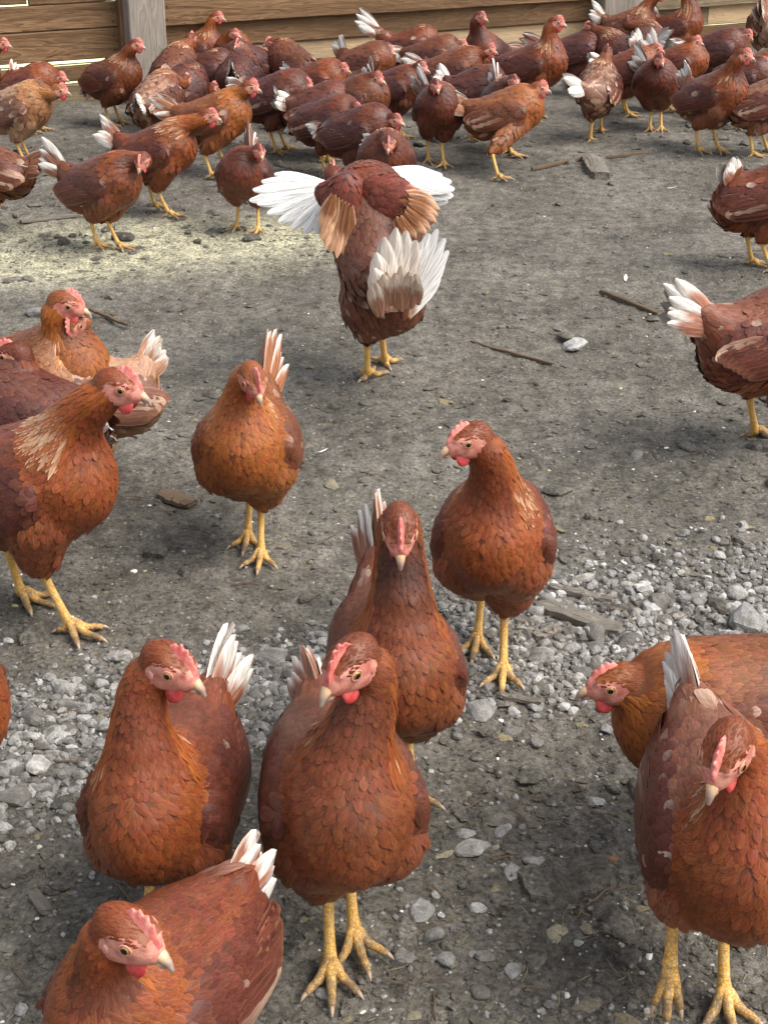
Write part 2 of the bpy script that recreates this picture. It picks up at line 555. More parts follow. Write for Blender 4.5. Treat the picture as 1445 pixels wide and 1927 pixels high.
def hen(label, yaw, head=None, feet=(), base=None, hyaw=None, hpitch=12, s=1.0, tail=None, lod=0, tone='mid',
        bp=19, hd=(.125, 0, .35), hackle=.5, wt=.45, pale=0.0, seed=1, group=None, wide=1.0, tl=1.0, lift_leg=None,
        combh=1.0, roll=0.0, no_wing=False, tailyaw=0.0, tailn=12, hsig=(.05, .03, .04), front_dark=.55, fluffy=1.0,
        tint=1.0, combflop=0.0, torso_z=.190, conek=.48, bulges=(), lean=0.0, toe=None, td=(-.185, 0, .30)):
    rng = np.random.default_rng(seed * 7 + 3)
    rnd = random.Random(seed)
    tn = {k: np.array(v) * tint for k, v in TONES[tone].items()}
    if hyaw is None: hyaw = yaw
    fg = [ground(*f) for f in feet]
    C0 = ground(*base) if base is not None else np.mean(fg, 0)
    ang = math.radians(yaw) - math.pi / 2
    Rz = np.array([[math.cos(ang), -math.sin(ang), 0], [math.sin(ang), math.cos(ang), 0], [0, 0, 1]])
    # ---- feet in the hen's frame (metres / s)
    ft = {}
    for g in fg:
        q = Rz.T @ (g - C0) / s
        side = 1 if q[1] > 0 else -1
        if side in ft or (len(fg) == 2 and fg[0] is g and (Rz.T @ (fg[1] - C0))[1] > q[1] * s and side == 1): side = -side
        ft[side] = q
    for side in (1, -1):
        if side not in ft:
            ft[side] = np.array([rnd.uniform(-.02, .02), side * .035, 0])
    Hp = np.array([0.0, 0, torso_z])
    RT = rotm('X', lean) @ rotm('Y', -bp)
    def T(p): return Hp + RT @ (np.array(p, float) - np.array([0, 0, .185]))
    # ---- head place and frame
    hc = place_on_ray(head, C0, Rz, s, hd, hsig) if head is not None else np.array(hd, float)
    Rh = rotm('Z', hyaw - yaw) @ rotm('Y', hpitch) @ rotm('X', roll)
    hf, hl, hu = Rh[:, 0], Rh[:, 1], Rh[:, 2]
    HS = 1.10
    H = lambda x, y, z: hc + (hf * x + hl * y + hu * z) * HS
    # ---- neck
    nb = T((.075, 0, .215)); nt_ = H(-.008, 0, -.008)
    dist = np.linalg.norm(nt_ - nb)
    neck = bez(nb, nb + RT @ np.array([.35, 0, .55]) * dist * .62, nt_ + (-hu * .55 - hf * .42) * dist * .45, nt_, 7)
    nrad = np.array([.056, .0455, .0362, .0292, .0250, .0224, .0208])
    kk_ = min(1.0, .45 + .55 * dist / .15)
    nrad = nrad * (1 - (1 - kk_) * np.array([.25, .6, .9, 1, .9, .6, .3])) * np.array([wide, wide] + [min(1, wide + .08)] * 5) * fluffy
    # ---- tail
    tp = place_on_ray(tail, C0, Rz, s, td, (.05, .035, .05)) if tail is not None else T((td[0] - .02, 0, td[2] + .02))
    tb = T((-.085, 0, .215))
    tdir = tp - tb; tl_ = np.linalg.norm(tdir); tdir /= tl_
    tl_ = min(max(tl_, .10), .19) * tl
    te = tb + tdir * tl_ * conek
    # ---- legs: hock above and a little behind each foot
    P = []
    A = lambda *a, **k: P.append(Prim(*a, **k))
    E = lambda grp, k, c, r, R=np.eye(3): A('ell', grp, k, c=T(c), r=np.array(r), R=RT @ R)
    E('torso', .02, (.0, 0, .198), (.122, .078 * wide, .072))
    E('breast', .035, (.064, 0, .190), (.066, .068 * wide, .074), rotm('Y', -20))
    E('torso', .03, (-.055, 0, .181), (.080, .061 * wide, .063))
    E('torso', .03, (.010, 0, .165), (.080, .047 * wide, .050))
    A('cap', 'tail', .035, a=tb, b=te, ra=.050, rb=.015)
    A('cap', 'tail', .03, a=T((-.10, 0, .185)), b=tb + tdir * tl_ * conek * .73 - np.array([0, 0, .02]), ra=.045, rb=.022)
    legs = {}
    for sd_ in (1, -1):
        f = ft[sd_]
        if lift_leg and sd_ in lift_leg:
            f = np.array(lift_leg[sd_], float); ft[sd_] = f
        K = np.array([f[0] * .75 - .028, f[1] * .85, .088 + f[2] * .55])
        legs[sd_] = (f, K)
        kn = T((.035, sd_ * .044 * wide, .150))
        A('cap', 'thigh', .022, a=kn, b=K * .72 + kn * .28, ra=.042, rb=.027)
        A('cap', 'thigh', .015, a=K * .6 + kn * .4, b=K + np.array([0, 0, .006]), ra=.026, rb=.0115)
    for (bx_, by_, dy_, br_) in bulges:
        d_ = ray(bx_, by_); t_ = (C0[1] + dy_ - CP[1]) / d_[1]
        A('ell', 'torso', .03, c=Rz.T @ (CP + d_ * t_ - C0) / s, r=np.array(br_), R=np.eye(3))
    body_n = len(P)
    for i in range(6):
        A('cap', 'neck', .03 if i == 0 else .014, a=neck[i], b=neck[i + 1], ra=nrad[i], rb=nrad[i + 1])
    if not no_wing:
        for sd_ in (1, -1):
            A('ell', 'wing', .010, c=T((-.024, sd_ * .0655 * wide, .198)), r=np.array([.106, .0195, .050]),
              R=RT @ rotm('Z', sd_ * 7) @ rotm('X', sd_ * 16) @ rotm('Y', 6))
    headP = [Prim('ell', 'head', .006, c=H(-.002, 0, .001), r=np.array([.0255, .0172, .0188]) * HS, R=Rh),
             Prim('ell', 'head', .010, c=H(.015, 0, -.003), r=np.array([.0175, .0108, .0125]) * HS, R=Rh),
             Prim('ell', 'head', .008, c=H(.002, 0, -.012), r=np.array([.0155, .0130, .0100]) * HS, R=Rh),
             Prim('cap', 'head', .004, a=H(.020, .0085, .0088), b=H(.002, .0125, .0100), ra=.0028, rb=.0035),
             Prim('cap', 'head', .004, a=H(.020, -.0085, .0088), b=H(.002, -.0125, .0100), ra=.0028, rb=.0035)]
    for sd_ in (1, -1):
        headP.append(Prim('ell', 'head', .003, c=H(.0095, sd_ * .0118, .0028), r=np.array([.0078, .0035, .0070]) * HS, R=Rh))
    allP = P + headP
    neckTop = P[body_n + 3:body_n + 6]
    vox = (.0065, .009, .014)[lod]; hvox = (.0019, .0032, .0055)[lod]
    V1, F1 = surface_nets(P, vox)
    hp = neckTop[1:] + headP
    V2, F2 = surface_nets(hp, hvox, hc - .034, hc + .044)
    # ---- colours of the skin under the feathers
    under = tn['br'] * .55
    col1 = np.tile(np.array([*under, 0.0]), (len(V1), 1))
    q2 = (V2 - hc) @ Rh / HS
    face = (((q2[:, 0] - .010) / .0200) ** 2 + ((q2[:, 2] + .003) / .0140) ** 2 < 1.15) | (q2[:, 0] > .022)
    fc = np.array([.64, .25, .18])
    rear = np.clip((.004 - q2[:, 0]) / .008, 0, 1)[:, None] * np.clip((q2[:, 2] + .004) / .006, 0, 1)[:, None]
    fcol = fc * (1 - rear * .6) + np.array([.26, .12, .075]) * rear * .6
    col2 = np.concatenate([np.where(face[:, None], fcol, tn['hk'] * .7), face[:, None] * 1.0], 1)
    root = empty('hen', C0, ang)
    tag(root, label, 'hen', group or 'brown hens of the flock')
    bb = Buf()
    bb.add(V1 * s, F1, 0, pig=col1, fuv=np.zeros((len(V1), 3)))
    bb.add(V2 * s, F2, 0, pig=col2, fuv=np.zeros((len(V2), 3)))
    # ---- legs and feet, grown from the body
    nseg = (10, 8, 5)[lod]
    for sd_ in (1, -1):
        f, K = legs[sd_]
        gz = .0068
        ank = np.array([f[0], f[1], f[2] + .016])
        up = K + (T((.035, sd_ * .044 * wide, .150)) - K) * .25
        pts = [up, K, K * .96 + ank * .04 + np.array([.001, 0, 0])] + [K * (1 - t) + ank * t for t in (.3, .6, .85, 1.0)] + [ank + np.array([.004, 0, -.006])]
        rr = [.009, .0088, .0078, .0058, .0056, .0062, .0078, .0062]
        Vv, Ff = tube(pts, rr, nseg, upv=(1, 0, 0))
        tcol = np.zeros((len(Vv), 3)); zz = Vv[:, 2]
        tcol[:, 1] = np.clip(.45 - zz * 9, 0, .6)
        bb.add(Vv * s, Ff, 1, pig=np.array([.5, .3, .1, 0]), fuv=tcol)
        fy = rng.uniform(-8, 8) + (toe[sd_] if toe else 0)
        dirs = [(fy + sd_ * 40, .041), (fy + sd_ * 1, .052), (fy - sd_ * 38, .042), (fy + 180 - sd_ * 30, .019)]
        drop = 1 if f[2] > .012 else 0
        for ti, (az, ln) in enumerate(dirs):
            a = math.radians(az)
            dv = np.array([math.cos(a), math.sin(a), 0])
            m = 9
            tt = np.linspace(0, 1, m)
            pts = []
            for t in tt:
                z = gz + (.012 - .0 * t) * (1 - t) ** 2 * (1 if ti < 3 else .9) + (.003 * math.sin(t * math.pi * 3) * (1 - t))
                p = ank * np.array([1, 1, 0]) + dv * ln * t + np.array([.003, 0, f[2] + z - .0015])
                if drop: p = ank + dv * ln * t * .45 - np.array([-.004, 0, ln * t * .85 if ti < 3 else ln * t * .5])
                pts.append(p)
            knob = 1 + .16 * np.abs(np.sin(tt * math.pi * 3.2))
            rad = (np.linspace(.0058, .0034, m) * knob)
            Vv, Ff = tube(pts, rad, nseg)
            tc_ = np.zeros((len(Vv), 3)); tc_[:, 1] = np.repeat(.35 + tt * .55, nseg)
            bb.add(Vv * s, Ff, 1, pig=np.array([.5, .3, .1, 0]), fuv=tc_)
            e = np.array(pts[-1]); ev = (e - pts[-2]); ev /= np.linalg.norm(ev)
            cl = [e - ev * .002, e + ev * .003, e + ev * .0065 + np.array([0, 0, -.0015]), e + ev * .0095 + np.array([0, 0, -.0035])]
            Vv, Ff = tube(cl, [.0029, .0024, .0015, .0003], max(5, nseg - 3))
            bb.add(Vv * s, Ff, 2, pig=np.array([.5, .3, .1, 0]), fuv=np.zeros((len(Vv), 3)))
    body = link('body', bb.mesh('hen_body', [M_SKIN, M_LEG, M_CLAW]), root)
    # ---- scatter feathers over the surface
    fs = (1.0, 1.45, 2.1)[lod]
    tri = np.concatenate([F1[:, [0, 1, 2]], F1[:, [0, 2, 3]]]); Vt = V1
    t2 = np.concatenate([F2[:, [0, 1, 2]], F2[:, [0, 2, 3]]])
    Va = np.concatenate([V1, V2]); Ta = np.concatenate([tri, t2 + len(V1)])
    e1 = Va[Ta[:, 1]] - Va[Ta[:, 0]]; e2 = Va[Ta[:, 2]] - Va[Ta[:, 0]]
    ar = np.linalg.norm(np.cross(e1, e2), axis=1) / 2
    cen = Va[Ta].mean(1)
    isn = np.arange(len(Ta)) >= len(tri)
    dh = np.linalg.norm(cen - hc, axis=1)
    wgt = ar * np.where(isn, 9, 1) * np.where((~isn) & (dh < .05), 3, 1) * np.where(np.linalg.norm(cen - neck[3], axis=1) < .07, 2.2, 1)
    M = int((30000, 6500, 1900)[lod])
    pick = rng.choice(len(Ta), M, p=wgt / wgt.sum())
    r1 = np.sqrt(rng.random(M)); r2 = rng.random(M)
    pp = Va[Ta[pick, 0]] * (1 - r1)[:, None] + Va[Ta[pick, 1]] * (r1 * (1 - r2))[:, None] + Va[Ta[pick, 2]] * (r1 * r2)[:, None]
    d0 = sdf(allP, pp)
    ok = np.abs(d0) < .006
    pp = pp[ok]; d0 = d0[ok]
    nn = grad(allP, pp, d0); pp = pp - nn * d0[:, None]
    # nearest part of the body
    ds = np.stack([p.d(pp) for p in allP], 1)
    names = np.array([p.grp for p in allP])
    grp = names[ds.argmin(1)]
    q = (pp - hc) @ Rh / HS
    facem = (((q[:, 0] - .011) / .0200) ** 2 + ((q[:, 2] + .004) / .0138) ** 2 < 1.0) & (q[:, 0] > -.011) & (np.abs(q[:, 1]) < .03)
    facem |= (q[:, 0] > .021) & (np.linalg.norm(q, axis=1) < .05)
    facem &= (grp == 'head')
    facem |= (grp == 'tail') & (np.linalg.norm(pp - te, axis=1) < .024)
    low = (pp[:, 2] < .075) & (grp == 'thigh')
    keep = ~facem & ~((grp == 'thigh') & (pp[:, 2] < min(legs[1][1][2], legs[-1][1][2]) - .012))
    pp, nn, grp, q = pp[keep], nn[keep], grp[keep], q[keep]
    # position along the neck
    seg = np.linspace(0, 1, 25); nc = bez(neck[0], *[neck[0]] * 3, 2)[:0] if False else None
    fine = np.stack([np.interp(seg, np.linspace(0, 1, 7), neck[:, i]) for i in range(3)], 1)
    dn = np.linalg.norm(pp[:, None] - fine[None], axis=2); j = dn.argmin(1); nk = seg[j]
    tang = np.gradient(fine, axis=0); tang /= np.linalg.norm(tang, axis=1)[:, None]
    ntg = tang[j]
    # flow field: down the neck, back and down over the body
    Bx = RT @ np.array([-1.0, 0, -.42])
    back = RT @ np.array([-1.0, 0, .05])
    fld = np.tile(Bx, (len(pp), 1))
    topm = np.clip(nn @ (RT @ np.array([0, 0, 1.0])) * 1.2, 0, 1)[:, None]
    fld = fld * (1 - topm) + back * topm
    thr = np.clip(1.25 - np.abs(nk - .0) * 0 - dn.min(1) / .085, 0, 1)
    wn_ = np.where(grp == 'neck', np.clip(.35 + nk * 2.5, 0, 1), np.where(grp == 'head', 1, np.where(grp == 'breast', .25, 0)))[:, None]
    fld = fld * (1 - wn_) - ntg * wn_ * 1.3
    tm = (grp == 'tail')[:, None]; fld = np.where(tm, tdir * 1.0 + np.array([0, 0, -.10]), fld)
    hm = (grp == 'head')[:, None]; fld = np.where(hm, -hf * 1.0 - hu * .45, fld)
    thm = (grp == 'thigh')[:, None]; fld = np.where(thm, np.array([-.35, 0, -1.0]), fld)
    wm = (grp == 'wing')[:, None]; fld = np.where(wm, RT @ np.array([-1.0, 0, -.16]), fld)
    fld = fld + rng.normal(0, .10, fld.shape)
    D = fld - nn * (fld * nn).sum(1)[:, None]
    D /= np.linalg.norm(D, axis=1)[:, None] + 1e-9
    # sizes
    n = len(pp)
    throat = (hf * .4 + (T((1, 0, 0)) - T((0, 0, 0))) * .8); throat = throat / np.linalg.norm(throat)
    tpr = throat - ntg * (ntg @ throat)[:, None]; tpr /= np.linalg.norm(tpr, axis=1)[:, None] + 1e-9
    frontness = (nn * tpr).sum(1)                       # +1 at the throat, -1 at the nape
    L = np.full(n, .021); W = np.full(n, .0060); R = np.full(n, .0069); LF = np.full(n, .0029)
    is_hack = (grp == 'neck') & (frontness < .45)
    is_fr = (grp == 'neck') & ~is_hack
    L[is_hack] = .020 + .018 * (1 - nk[is_hack]); W[is_hack] = .0032 + .0012 * (1 - nk[is_hack]); R[is_hack] = .0044 + .0012 * (1 - nk[is_hack]); LF[is_hack] = .0030
    L[is_fr] = .013 + .009 * (1 - nk[is_fr]); W[is_fr] = .0032 + .0026 * (1 - nk[is_fr]); R[is_fr] = .0039 + .0028 * (1 - nk[is_fr]); LF[is_fr] = .0028
    m = grp == 'head'; L[m] = .0105; W[m] = .0020; R[m] = .0024; LF[m] = .0014
    m = grp == 'wing'; L[m] = .027; W[m] = .0082; R[m] = .0094; LF[m] = .0034
    m = grp == 'tail'; L[m] = .047; W[m] = .0105; R[m] = .0110; LF[m] = .0052
    m = grp == 'thigh'; L[m] = .026; W[m] = .0068; R[m] = .0072; LF[m] = .0056
    m = (grp == 'torso'); L[m] = .026; W[m] = .0074; R[m] = .0084
    bot = (grp == 'torso') & (nn[:, 2] < -.1); L[bot] = .034; LF[bot] = .0072
    frz = rng.random(n) < .05
    LF = LF * rng.uniform(.7, 1.3, n) * np.where(frz, 1.7, 1)
    if not lod: W = W * .86; R = R * .86; L = L * .92
    if lod: R = R * fs; L = L * (1 + (fs - 1) * .55); W = W * fs * .97; LF = LF * (1 + (fs - 1) * .3)
    if lod == 2: ok2 = grp != 'head'
    LF *= np.where(np.isin(grp, ('breast', 'torso', 'neck')), .72, .9)
    L *= rng.uniform(.85, 1.15, n)
    # keep an evenly spaced subset
    kd = kdtree.KDTree(n)
    for i in range(n): kd.insert(pp[i], i)
    kd.balance()
    alive = np.ones(n, bool); sel = []
    order = rng.permutation(n)
    for i in order:
        if not alive[i]: continue
        sel.append(i)
        for (_, k_, _) in kd.find_range(pp[i], R[i] * .93): alive[k_] = False
    sel = np.array(sel)
    # ---- pigment
    C = np.zeros((n, 3)); RC = np.tile(np.array([.0, .0, .0, .30]), (n, 1))
    for g, k_ in (('torso', 'bk'), ('breast', 'br'), ('neck', 'br'), ('wing', 'wg'), ('tail', 'bk'), ('thigh', 'br'), ('head', 'hk')):
        C[grp == g] = tn[k_]
    under_b = (grp == 'torso') & (nn[:, 2] < .15)
    C[under_b] = tn['br'] * .9
    C[is_hack] = tn['hk']
    C[grp == 'head'] = tn['hk'] * np.array([.62, .5, .6])
    fd = front_dark * np.clip(1 - np.abs(nk - .55) / .45, 0, 1)
    C[is_fr] *= (1 - fd[is_fr])[:, None] * np.array([1, .92, .95])
    C[grp == 'thigh'] = C[grp == 'thigh'] * .92 + np.array([.02, .012, .01])
    mot = np.interp(vnoise(pp[:, 0] * 22 + seed * 9.1, pp[:, 2] * 22 + pp[:, 1] * 9), [-.5, .5], [.78, 1.22])
    C = C * mot[:, None] * rng.uniform(.84, 1.17, n)[:, None] * np.stack([np.ones(n), rng.uniform(.90, 1.14, n), rng.uniform(.85, 1.1, n)], 1)
    RC[:, :3] = C * 1.75 + .012
    RC[:, 3] = np.where(grp == 'breast', .32, .24)
    # cream edged hackle low on the neck
    ch = is_hack & (frontness < .3) & (nk < .62) & (rng.random(n) < hackle * 1.25)
    RC[ch, :3] = np.array([.72, .50, .32]); RC[ch, 3] = np.clip(hackle * 1.5 * (1 - nk[ch]), 0, 1)
    RC[grp == 'head', 3] = .15
    ch2 = is_hack & (frontness < .3) & (nk < .50) & (rng.random(n) < hackle * .5)
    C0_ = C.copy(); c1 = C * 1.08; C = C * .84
    cw_ = rng.uniform(.35, .85, (ch2.sum(), 1)); c1[ch2] = c1[ch2] * (1 - cw_) + np.array([.66, .46, .29]) * cw_
    # white blotched feathers
    wp = np.zeros(n)
    wp[grp == 'wing'] = .012 + .35 * pale; wp[grp == 'thigh'] = .008 + .25 * pale; wp[grp == 'tail'] = .10 + .5 * pale; wp[under_b] = .02 + .3 * pale
    wsel = rng.random(n) < wp
    wq = rng.uniform(.2, .95, (wsel.sum(), 1))
    c1[wsel] = c1[wsel] * (1 - wq) + np.array([.55, .40, .30]) * wq
    if pale > 0:
        pm = np.isin(grp, ('torso', 'thigh', 'tail')); a = pale * rng.uniform(.1, .8, n)
        for arr in (C, c1):
            arr[pm] = arr[pm] * (1 - a[pm])[:, None] + np.array([.50, .30, .19]) * a[pm][:, None]
        RC[pm, :3] = RC[pm, :3] * (1 - pale * .7) + np.array([.75, .62, .5]) * pale * .7
    rows = (6, 4, 3)[lod]; it = (2, 2, 1)[lod]
    plum, hack = Buf(), Buf(); wings = {1: Buf(), -1: Buf()}
    for b_ in (plum, hack, wings[1], wings[-1]): b_.scale = s
    def lay(buf, mask, prof, cup, conf, iters=it):
        i = sel[mask[sel]]
        lay_feathers(buf, allP, pp[i], nn[i], D[i], L[i], W[i], LF[i], C[i], c1[i], RC[i], prof, cup, conf, rows, iters, rng=rng)
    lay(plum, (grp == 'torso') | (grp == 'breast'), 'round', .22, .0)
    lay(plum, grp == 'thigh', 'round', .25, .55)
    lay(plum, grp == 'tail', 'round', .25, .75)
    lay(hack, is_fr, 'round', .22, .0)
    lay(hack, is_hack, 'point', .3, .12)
    if lod < 2: lay(hack, grp == 'head', 'point', .25, 0)
    if lod == 0:      # loose wisps of down that break the outline
        cand = np.flatnonzero((grp == 'thigh') | (np.isin(grp, ('torso', 'tail')) & (nn[:, 2] < -.15)))
        wb_ = np.ones(len(cand))
        ww_ = rng.choice(cand, 320, p=wb_ / wb_.sum(), replace=False)
        D2 = D[ww_] + rng.normal(0, .35, (320, 3)); D2 -= nn[ww_] * (D2 * nn[ww_]).sum(1)[:, None]; D2 /= np.linalg.norm(D2, axis=1)[:, None]
        lay_feathers(plum, allP, pp[ww_], nn[ww_], D2, rng.uniform(.014, .026, 320), .0006, rng.uniform(.003, .008, 320), C0_[ww_], C0_[ww_] * 1.5 + .02,
                     np.concatenate([C0_[ww_] * 1.6, np.full((320, 1), .3)], 1), 'point', .2, .5, 4, 1, base=.002, rng=rng)
    link('plumage', plum.mesh('hen_plumage', M_FEATHER), root)['kind'] = 'stuff'
    if hack.n: link('hackle', hack.mesh('hen_hackle', M_FEATHER), root)['kind'] = 'stuff'
    # ---- wings: coverts and folded flight feathers
    ctr = T((0, 0, .2))
    if not no_wing:
        for sd_ in (1, -1):
            mk = (grp == 'wing') & (pp[:, 1] * sd_ > 0)
            lay(wings[sd_], mk, 'round', .18, .35)
            nf = (9, 6, 4)[lod]
            b0 = np.array([T((-.005 - .010 * i * 9 / nf, sd_ * (.092 + .001 * i) * wide, .172 + .0085 * i * 9 / nf)) for i in range(nf)])
            n0 = grad(allP, b0); dd0 = sdf(allP, b0); b0 = b0 - n0 * dd0[:, None]
            fl = np.tile(RT @ np.array([-1.0, -sd_ * .06, .05]), (nf, 1)) + rng.normal(0, .02, (nf, 3))
            Dd = fl - n0 * (fl * n0).sum(1)[:, None]; Dd /= np.linalg.norm(Dd, axis=1)[:, None]
            cw = tn['wg'] * rng.uniform(.8, 1.25, (nf, 1))
            ce = np.where(rng.random((nf, 1)) < .12 + .5 * pale, np.array([[.55, .38, .27]]), cw * 1.15)
            lay_feathers(wings[sd_], allP, b0, n0, Dd, .125 - .004 * np.arange(nf) * 9 / nf, .0125 * (9 / nf) ** .6, .006, cw, ce,
                         np.array([.34, .15, .085, .5]), 'blade', .15, .25, 6, 2, base=.0015, rng=rng)
            link('wing', wings[sd_].mesh('hen_wing', M_FEATHER), root)
    # ---- tail feathers
    nfe = (tailn, 8, 6)[lod]
    Rt = rotm('Z', tailyaw)
    lat = np.cross(tdir, (0, 0, 1)); lat /= np.linalg.norm(lat); tup = np.cross(lat, tdir)
    tbuf = Buf()
    for i in range(nfe):
        sd_ = 1 if i % 2 else -1; kk = (i // 2) / max(1, (nfe // 2 - 1))
        dv = tdir * math.cos(math.radians(8 + 18 * kk)) + tup * (math.sin(math.radians(6 - 25 * kk + rnd.uniform(-4, 4)))) + lat * sd_ * math.sin(math.radians(3 + 9 * kk + rnd.uniform(-2, 3)))
        bs = te - tdir * .035 + lat * sd_ * (.003 + .008 * kk) - tup * .010 * kk
        LL = (.118 - .026 * kk) * tl * rnd.uniform(.84, 1.05) * min(1.15, tl_ / .14)
        fb = Buf() if lod == 0 else tbuf
        wfr = wt * rnd.uniform(.25, 1.0)
        cb = tn['bk'] * rnd.uniform(1.0, 1.6) + np.array([.04, .022, .014]) + wt * np.array([.06, .05, .04])
        quill(fb, bs * s, dv, lat * sd_ + tup * .25, LL * s, .0150 * s * (1 if lod == 0 else 1.3), -.10, cb, WHITE * rnd.uniform(.85, 1.0), wt=wfr, asym=rnd.choice((-.38, 0, .38)), rim=(.70, .55, .43, .5))
        if lod == 0: link('tail_feather', fb.mesh('tail_feather', M_FEATHER), root)
    if lod: link('tail', tbuf.mesh('hen_tail', M_FEATHER), root)
    # ---- face: beak, comb, wattles, ear lobes, eyes
    nb_ = (10, 8, 6)[lod]
    kb = Buf()
    ub = np.array([[.014, 0, -.0005], [.024, 0, -.0008], [.031, 0, -.0020], [.037, 0, -.0050], [.0408, 0, -.0095], [.0415, 0, -.0122]])
    Vv, Ff = tube([H(*p) for p in ub], [(.0075, .0062), (.0070, .0062), (.0054, .0050), (.0037, .0037), (.0018, .0022), (.0004, .0005)], nb_, upv=hu)
    f1 = np.zeros((len(Vv), 3)); f1[:, 1] = np.repeat([0, .25, .5, .75, .92, 1], nb_)
    kb.add(Vv * s, Ff, 0, fuv=f1)
    lb = np.array([[.014, 0, -.0078], [.024, 0, -.0088], [.031, 0, -.0098], [.0365, 0, -.0110]])
    Vv, Ff = tube([H(*p) for p in lb], [(.0060, .0030), (.0055, .0032), (.0040, .0026), (.0012, .0010)], nb_, upv=hu)
    f1 = np.zeros((len(Vv), 3)); f1[:, 1] = np.repeat([0, .3, .6, .9], nb_)
    kb.add(Vv * s, Ff, 0, fuv=f1)
    # comb: a thin saw-toothed blade
    nx_ = 25; cbu = Buf(); VV = []
    h0 = (.0128 + rnd.uniform(-.001, .003)) * combh
    for i in range(nx_):
        t = i / (nx_ - 1)
        x = .0290 - t * .031
        zb = .0045 + .0145 * math.sin(min(1, t * 1.25) * math.pi / 2) - .002
        env = math.sin(math.pi * min(1, (t * .92 + .10))) ** .65
        ft_ = (t * 5.4 + .15) % 1.0
        tooth = .66 + .34 * (1 - abs(ft_ * 2 - 1)) * rnd.uniform(.6, 1.2)
        hh = h0 * env * tooth
        lean_ = -.0045 * t
        fl_ = combflop
        for (u, z, w_) in ((-1, 0, .0042), (-1, .38, .0024), (-1, .8, .0014), (0, 1.0, 0), (1, .8, .0014), (1, .38, .0024), (1, 0, .0042)):
            VV.append(H(x + lean_ * z, u * w_ + fl_ * h0 * z * z, zb + (hh if z > .5 else h0 * env * .8) * z))
    Ff = []
    for i in range(nx_ - 1):
        for j_ in range(6):
            a = i * 7 + j_; Ff.append((a, a + 7, a + 8, a + 1))
    Ff.append(tuple(range(7))); Ff.append(tuple((nx_ - 1) * 7 + j_ for j_ in range(6, -1, -1)))
    cbu.add(np.array(VV) * s, Ff, 0)
    link('comb', cbu.mesh('hen_comb', M_COMB), root)
    # nostril cere where comb meets beak
    link('beak', kb.mesh('hen_beak', M_HORN), root)
    for sd_ in (1, -1):
        wb = Buf()
        wl = .0155 * combh ** .5 * rnd.uniform(.85, 1.15)
        pts = [H(.0150, sd_ * .0055, -.0085), H(.0158, sd_ * .0070, -.0125), H(.0152, sd_ * .0080, -.0125 - wl * .45), H(.0145, sd_ * .0080, -.0125 - wl * .8), H(.0140, sd_ * .0078, -.0125 - wl)]
        Vv, Ff = tube(pts, [(.0022, .0065), (.0022, .0096), (.0021, .0102), (.0018, .0075), (.0008, .0022)], nb_, upv=hf)
        wb.add(Vv * s, Ff, 0)
        link('wattle', wb.mesh('hen_wattle', M_WATTLE), root)
        lb_ = Buf()
        pts = [H(-.0058, sd_ * .0145, .0005), H(-.0062, sd_ * .0168, -.0035), H(-.0056, sd_ * .0168, -.0085), H(-.0040, sd_ * .0150, -.0130)]
        Vv, Ff = tube(pts, [(.0010, .0018), (.0015, .0036), (.0014, .0035), (.0005, .0010)], nb_, upv=hf)
        lb_.add(Vv * s, Ff, 0)
        link('earlobe', lb_.mesh('hen_earlobe', M_LOBE), root)
        # eye with lids
        ns, nr = ((14, 10), (10, 7), (7, 5))[lod]
        er = .0051; ep = H(.0098, sd_ * .0175, .0034)[None]
        for _ in range(4): ep = ep - hl * sd_ * sdf(headP, ep)[:, None]
        ax = grad(headP, ep)[0] * .6 + hl * sd_ * .6 + hf * .10; ax /= np.linalg.norm(ax)
        ec = ep[0] - ax * .0022
        e1_ = np.cross(ax, hu); e1_ /= np.linalg.norm(e1_); e2_ = np.cross(e1_, ax)
        Vv = [ec + ax * er]; mi = []
        Ff = []
        for r_ in range(1, nr + 1):
            th = math.pi * r_ / (nr + 1) * .72
            for k_ in range(ns):
                ph = 2 * math.pi * k_ / ns
                Vv.append(ec + er * (ax * math.cos(th) + (e1_ * math.cos(ph) + e2_ * math.sin(ph)) * math.sin(th)))
        for k_ in range(ns):
            Ff.append((0, 1 + k_, 1 + (k_ + 1) % ns)); mi.append(1)
        for r_ in range(nr - 1):
            th = math.pi * (r_ + 1.5) / (nr + 1) * .72
            for k_ in range(ns):
                a = 1 + r_ * ns; b_ = a + ns; k2 = (k_ + 1) % ns
                Ff.append((a + k_, b_ + k_, b_ + k2, a + k2))
                mi.append(1 if th < .60 else 0)
        eb = Buf(); eb.add(np.array(Vv) * s, Ff, np.array(mi))
        eo = link('eye', eb.mesh('hen_eye', [M_IRIS, M_PUPIL]), root)
        if lod < 2:
            # ring of lid skin round the eye
            m_ = 16; ring = []
            for k_ in range(m_ + 1):
                ph = 2 * math.pi * k_ / m_
                ring.append(ec + ax * er * .50 + (e1_ * math.cos(ph) * 1.10 + e2_ * math.sin(ph) * .92) * er * .95)
            Vv, Ff = tube(ring, [.0009] * (m_ + 1), 5, cap=False, upv=ax)
            lb2 = Buf(); lb2.add(Vv * s, Ff, 0)
            link('eyelid', lb2.mesh('hen_eyelid', M_LID), root)
    SCHEDULE.append((label, root.name, {k: project(C0 + Rz @ (np.array(v) * s))[0].round().astype(int).tolist() for k, v in
                     dict(head=hc, tail=tp, tb=te, ankle_l=ft[1], ankle_r=ft[-1], belly=T((0, 0, .11))).items()},
                     hc.round(3).tolist(), tp.round(3).tolist()))
    return root, dict(T=T, RT=RT, Rz=Rz, C0=C0, s=s, tn=tn, allP=allP, te=te, tdir=tdir)

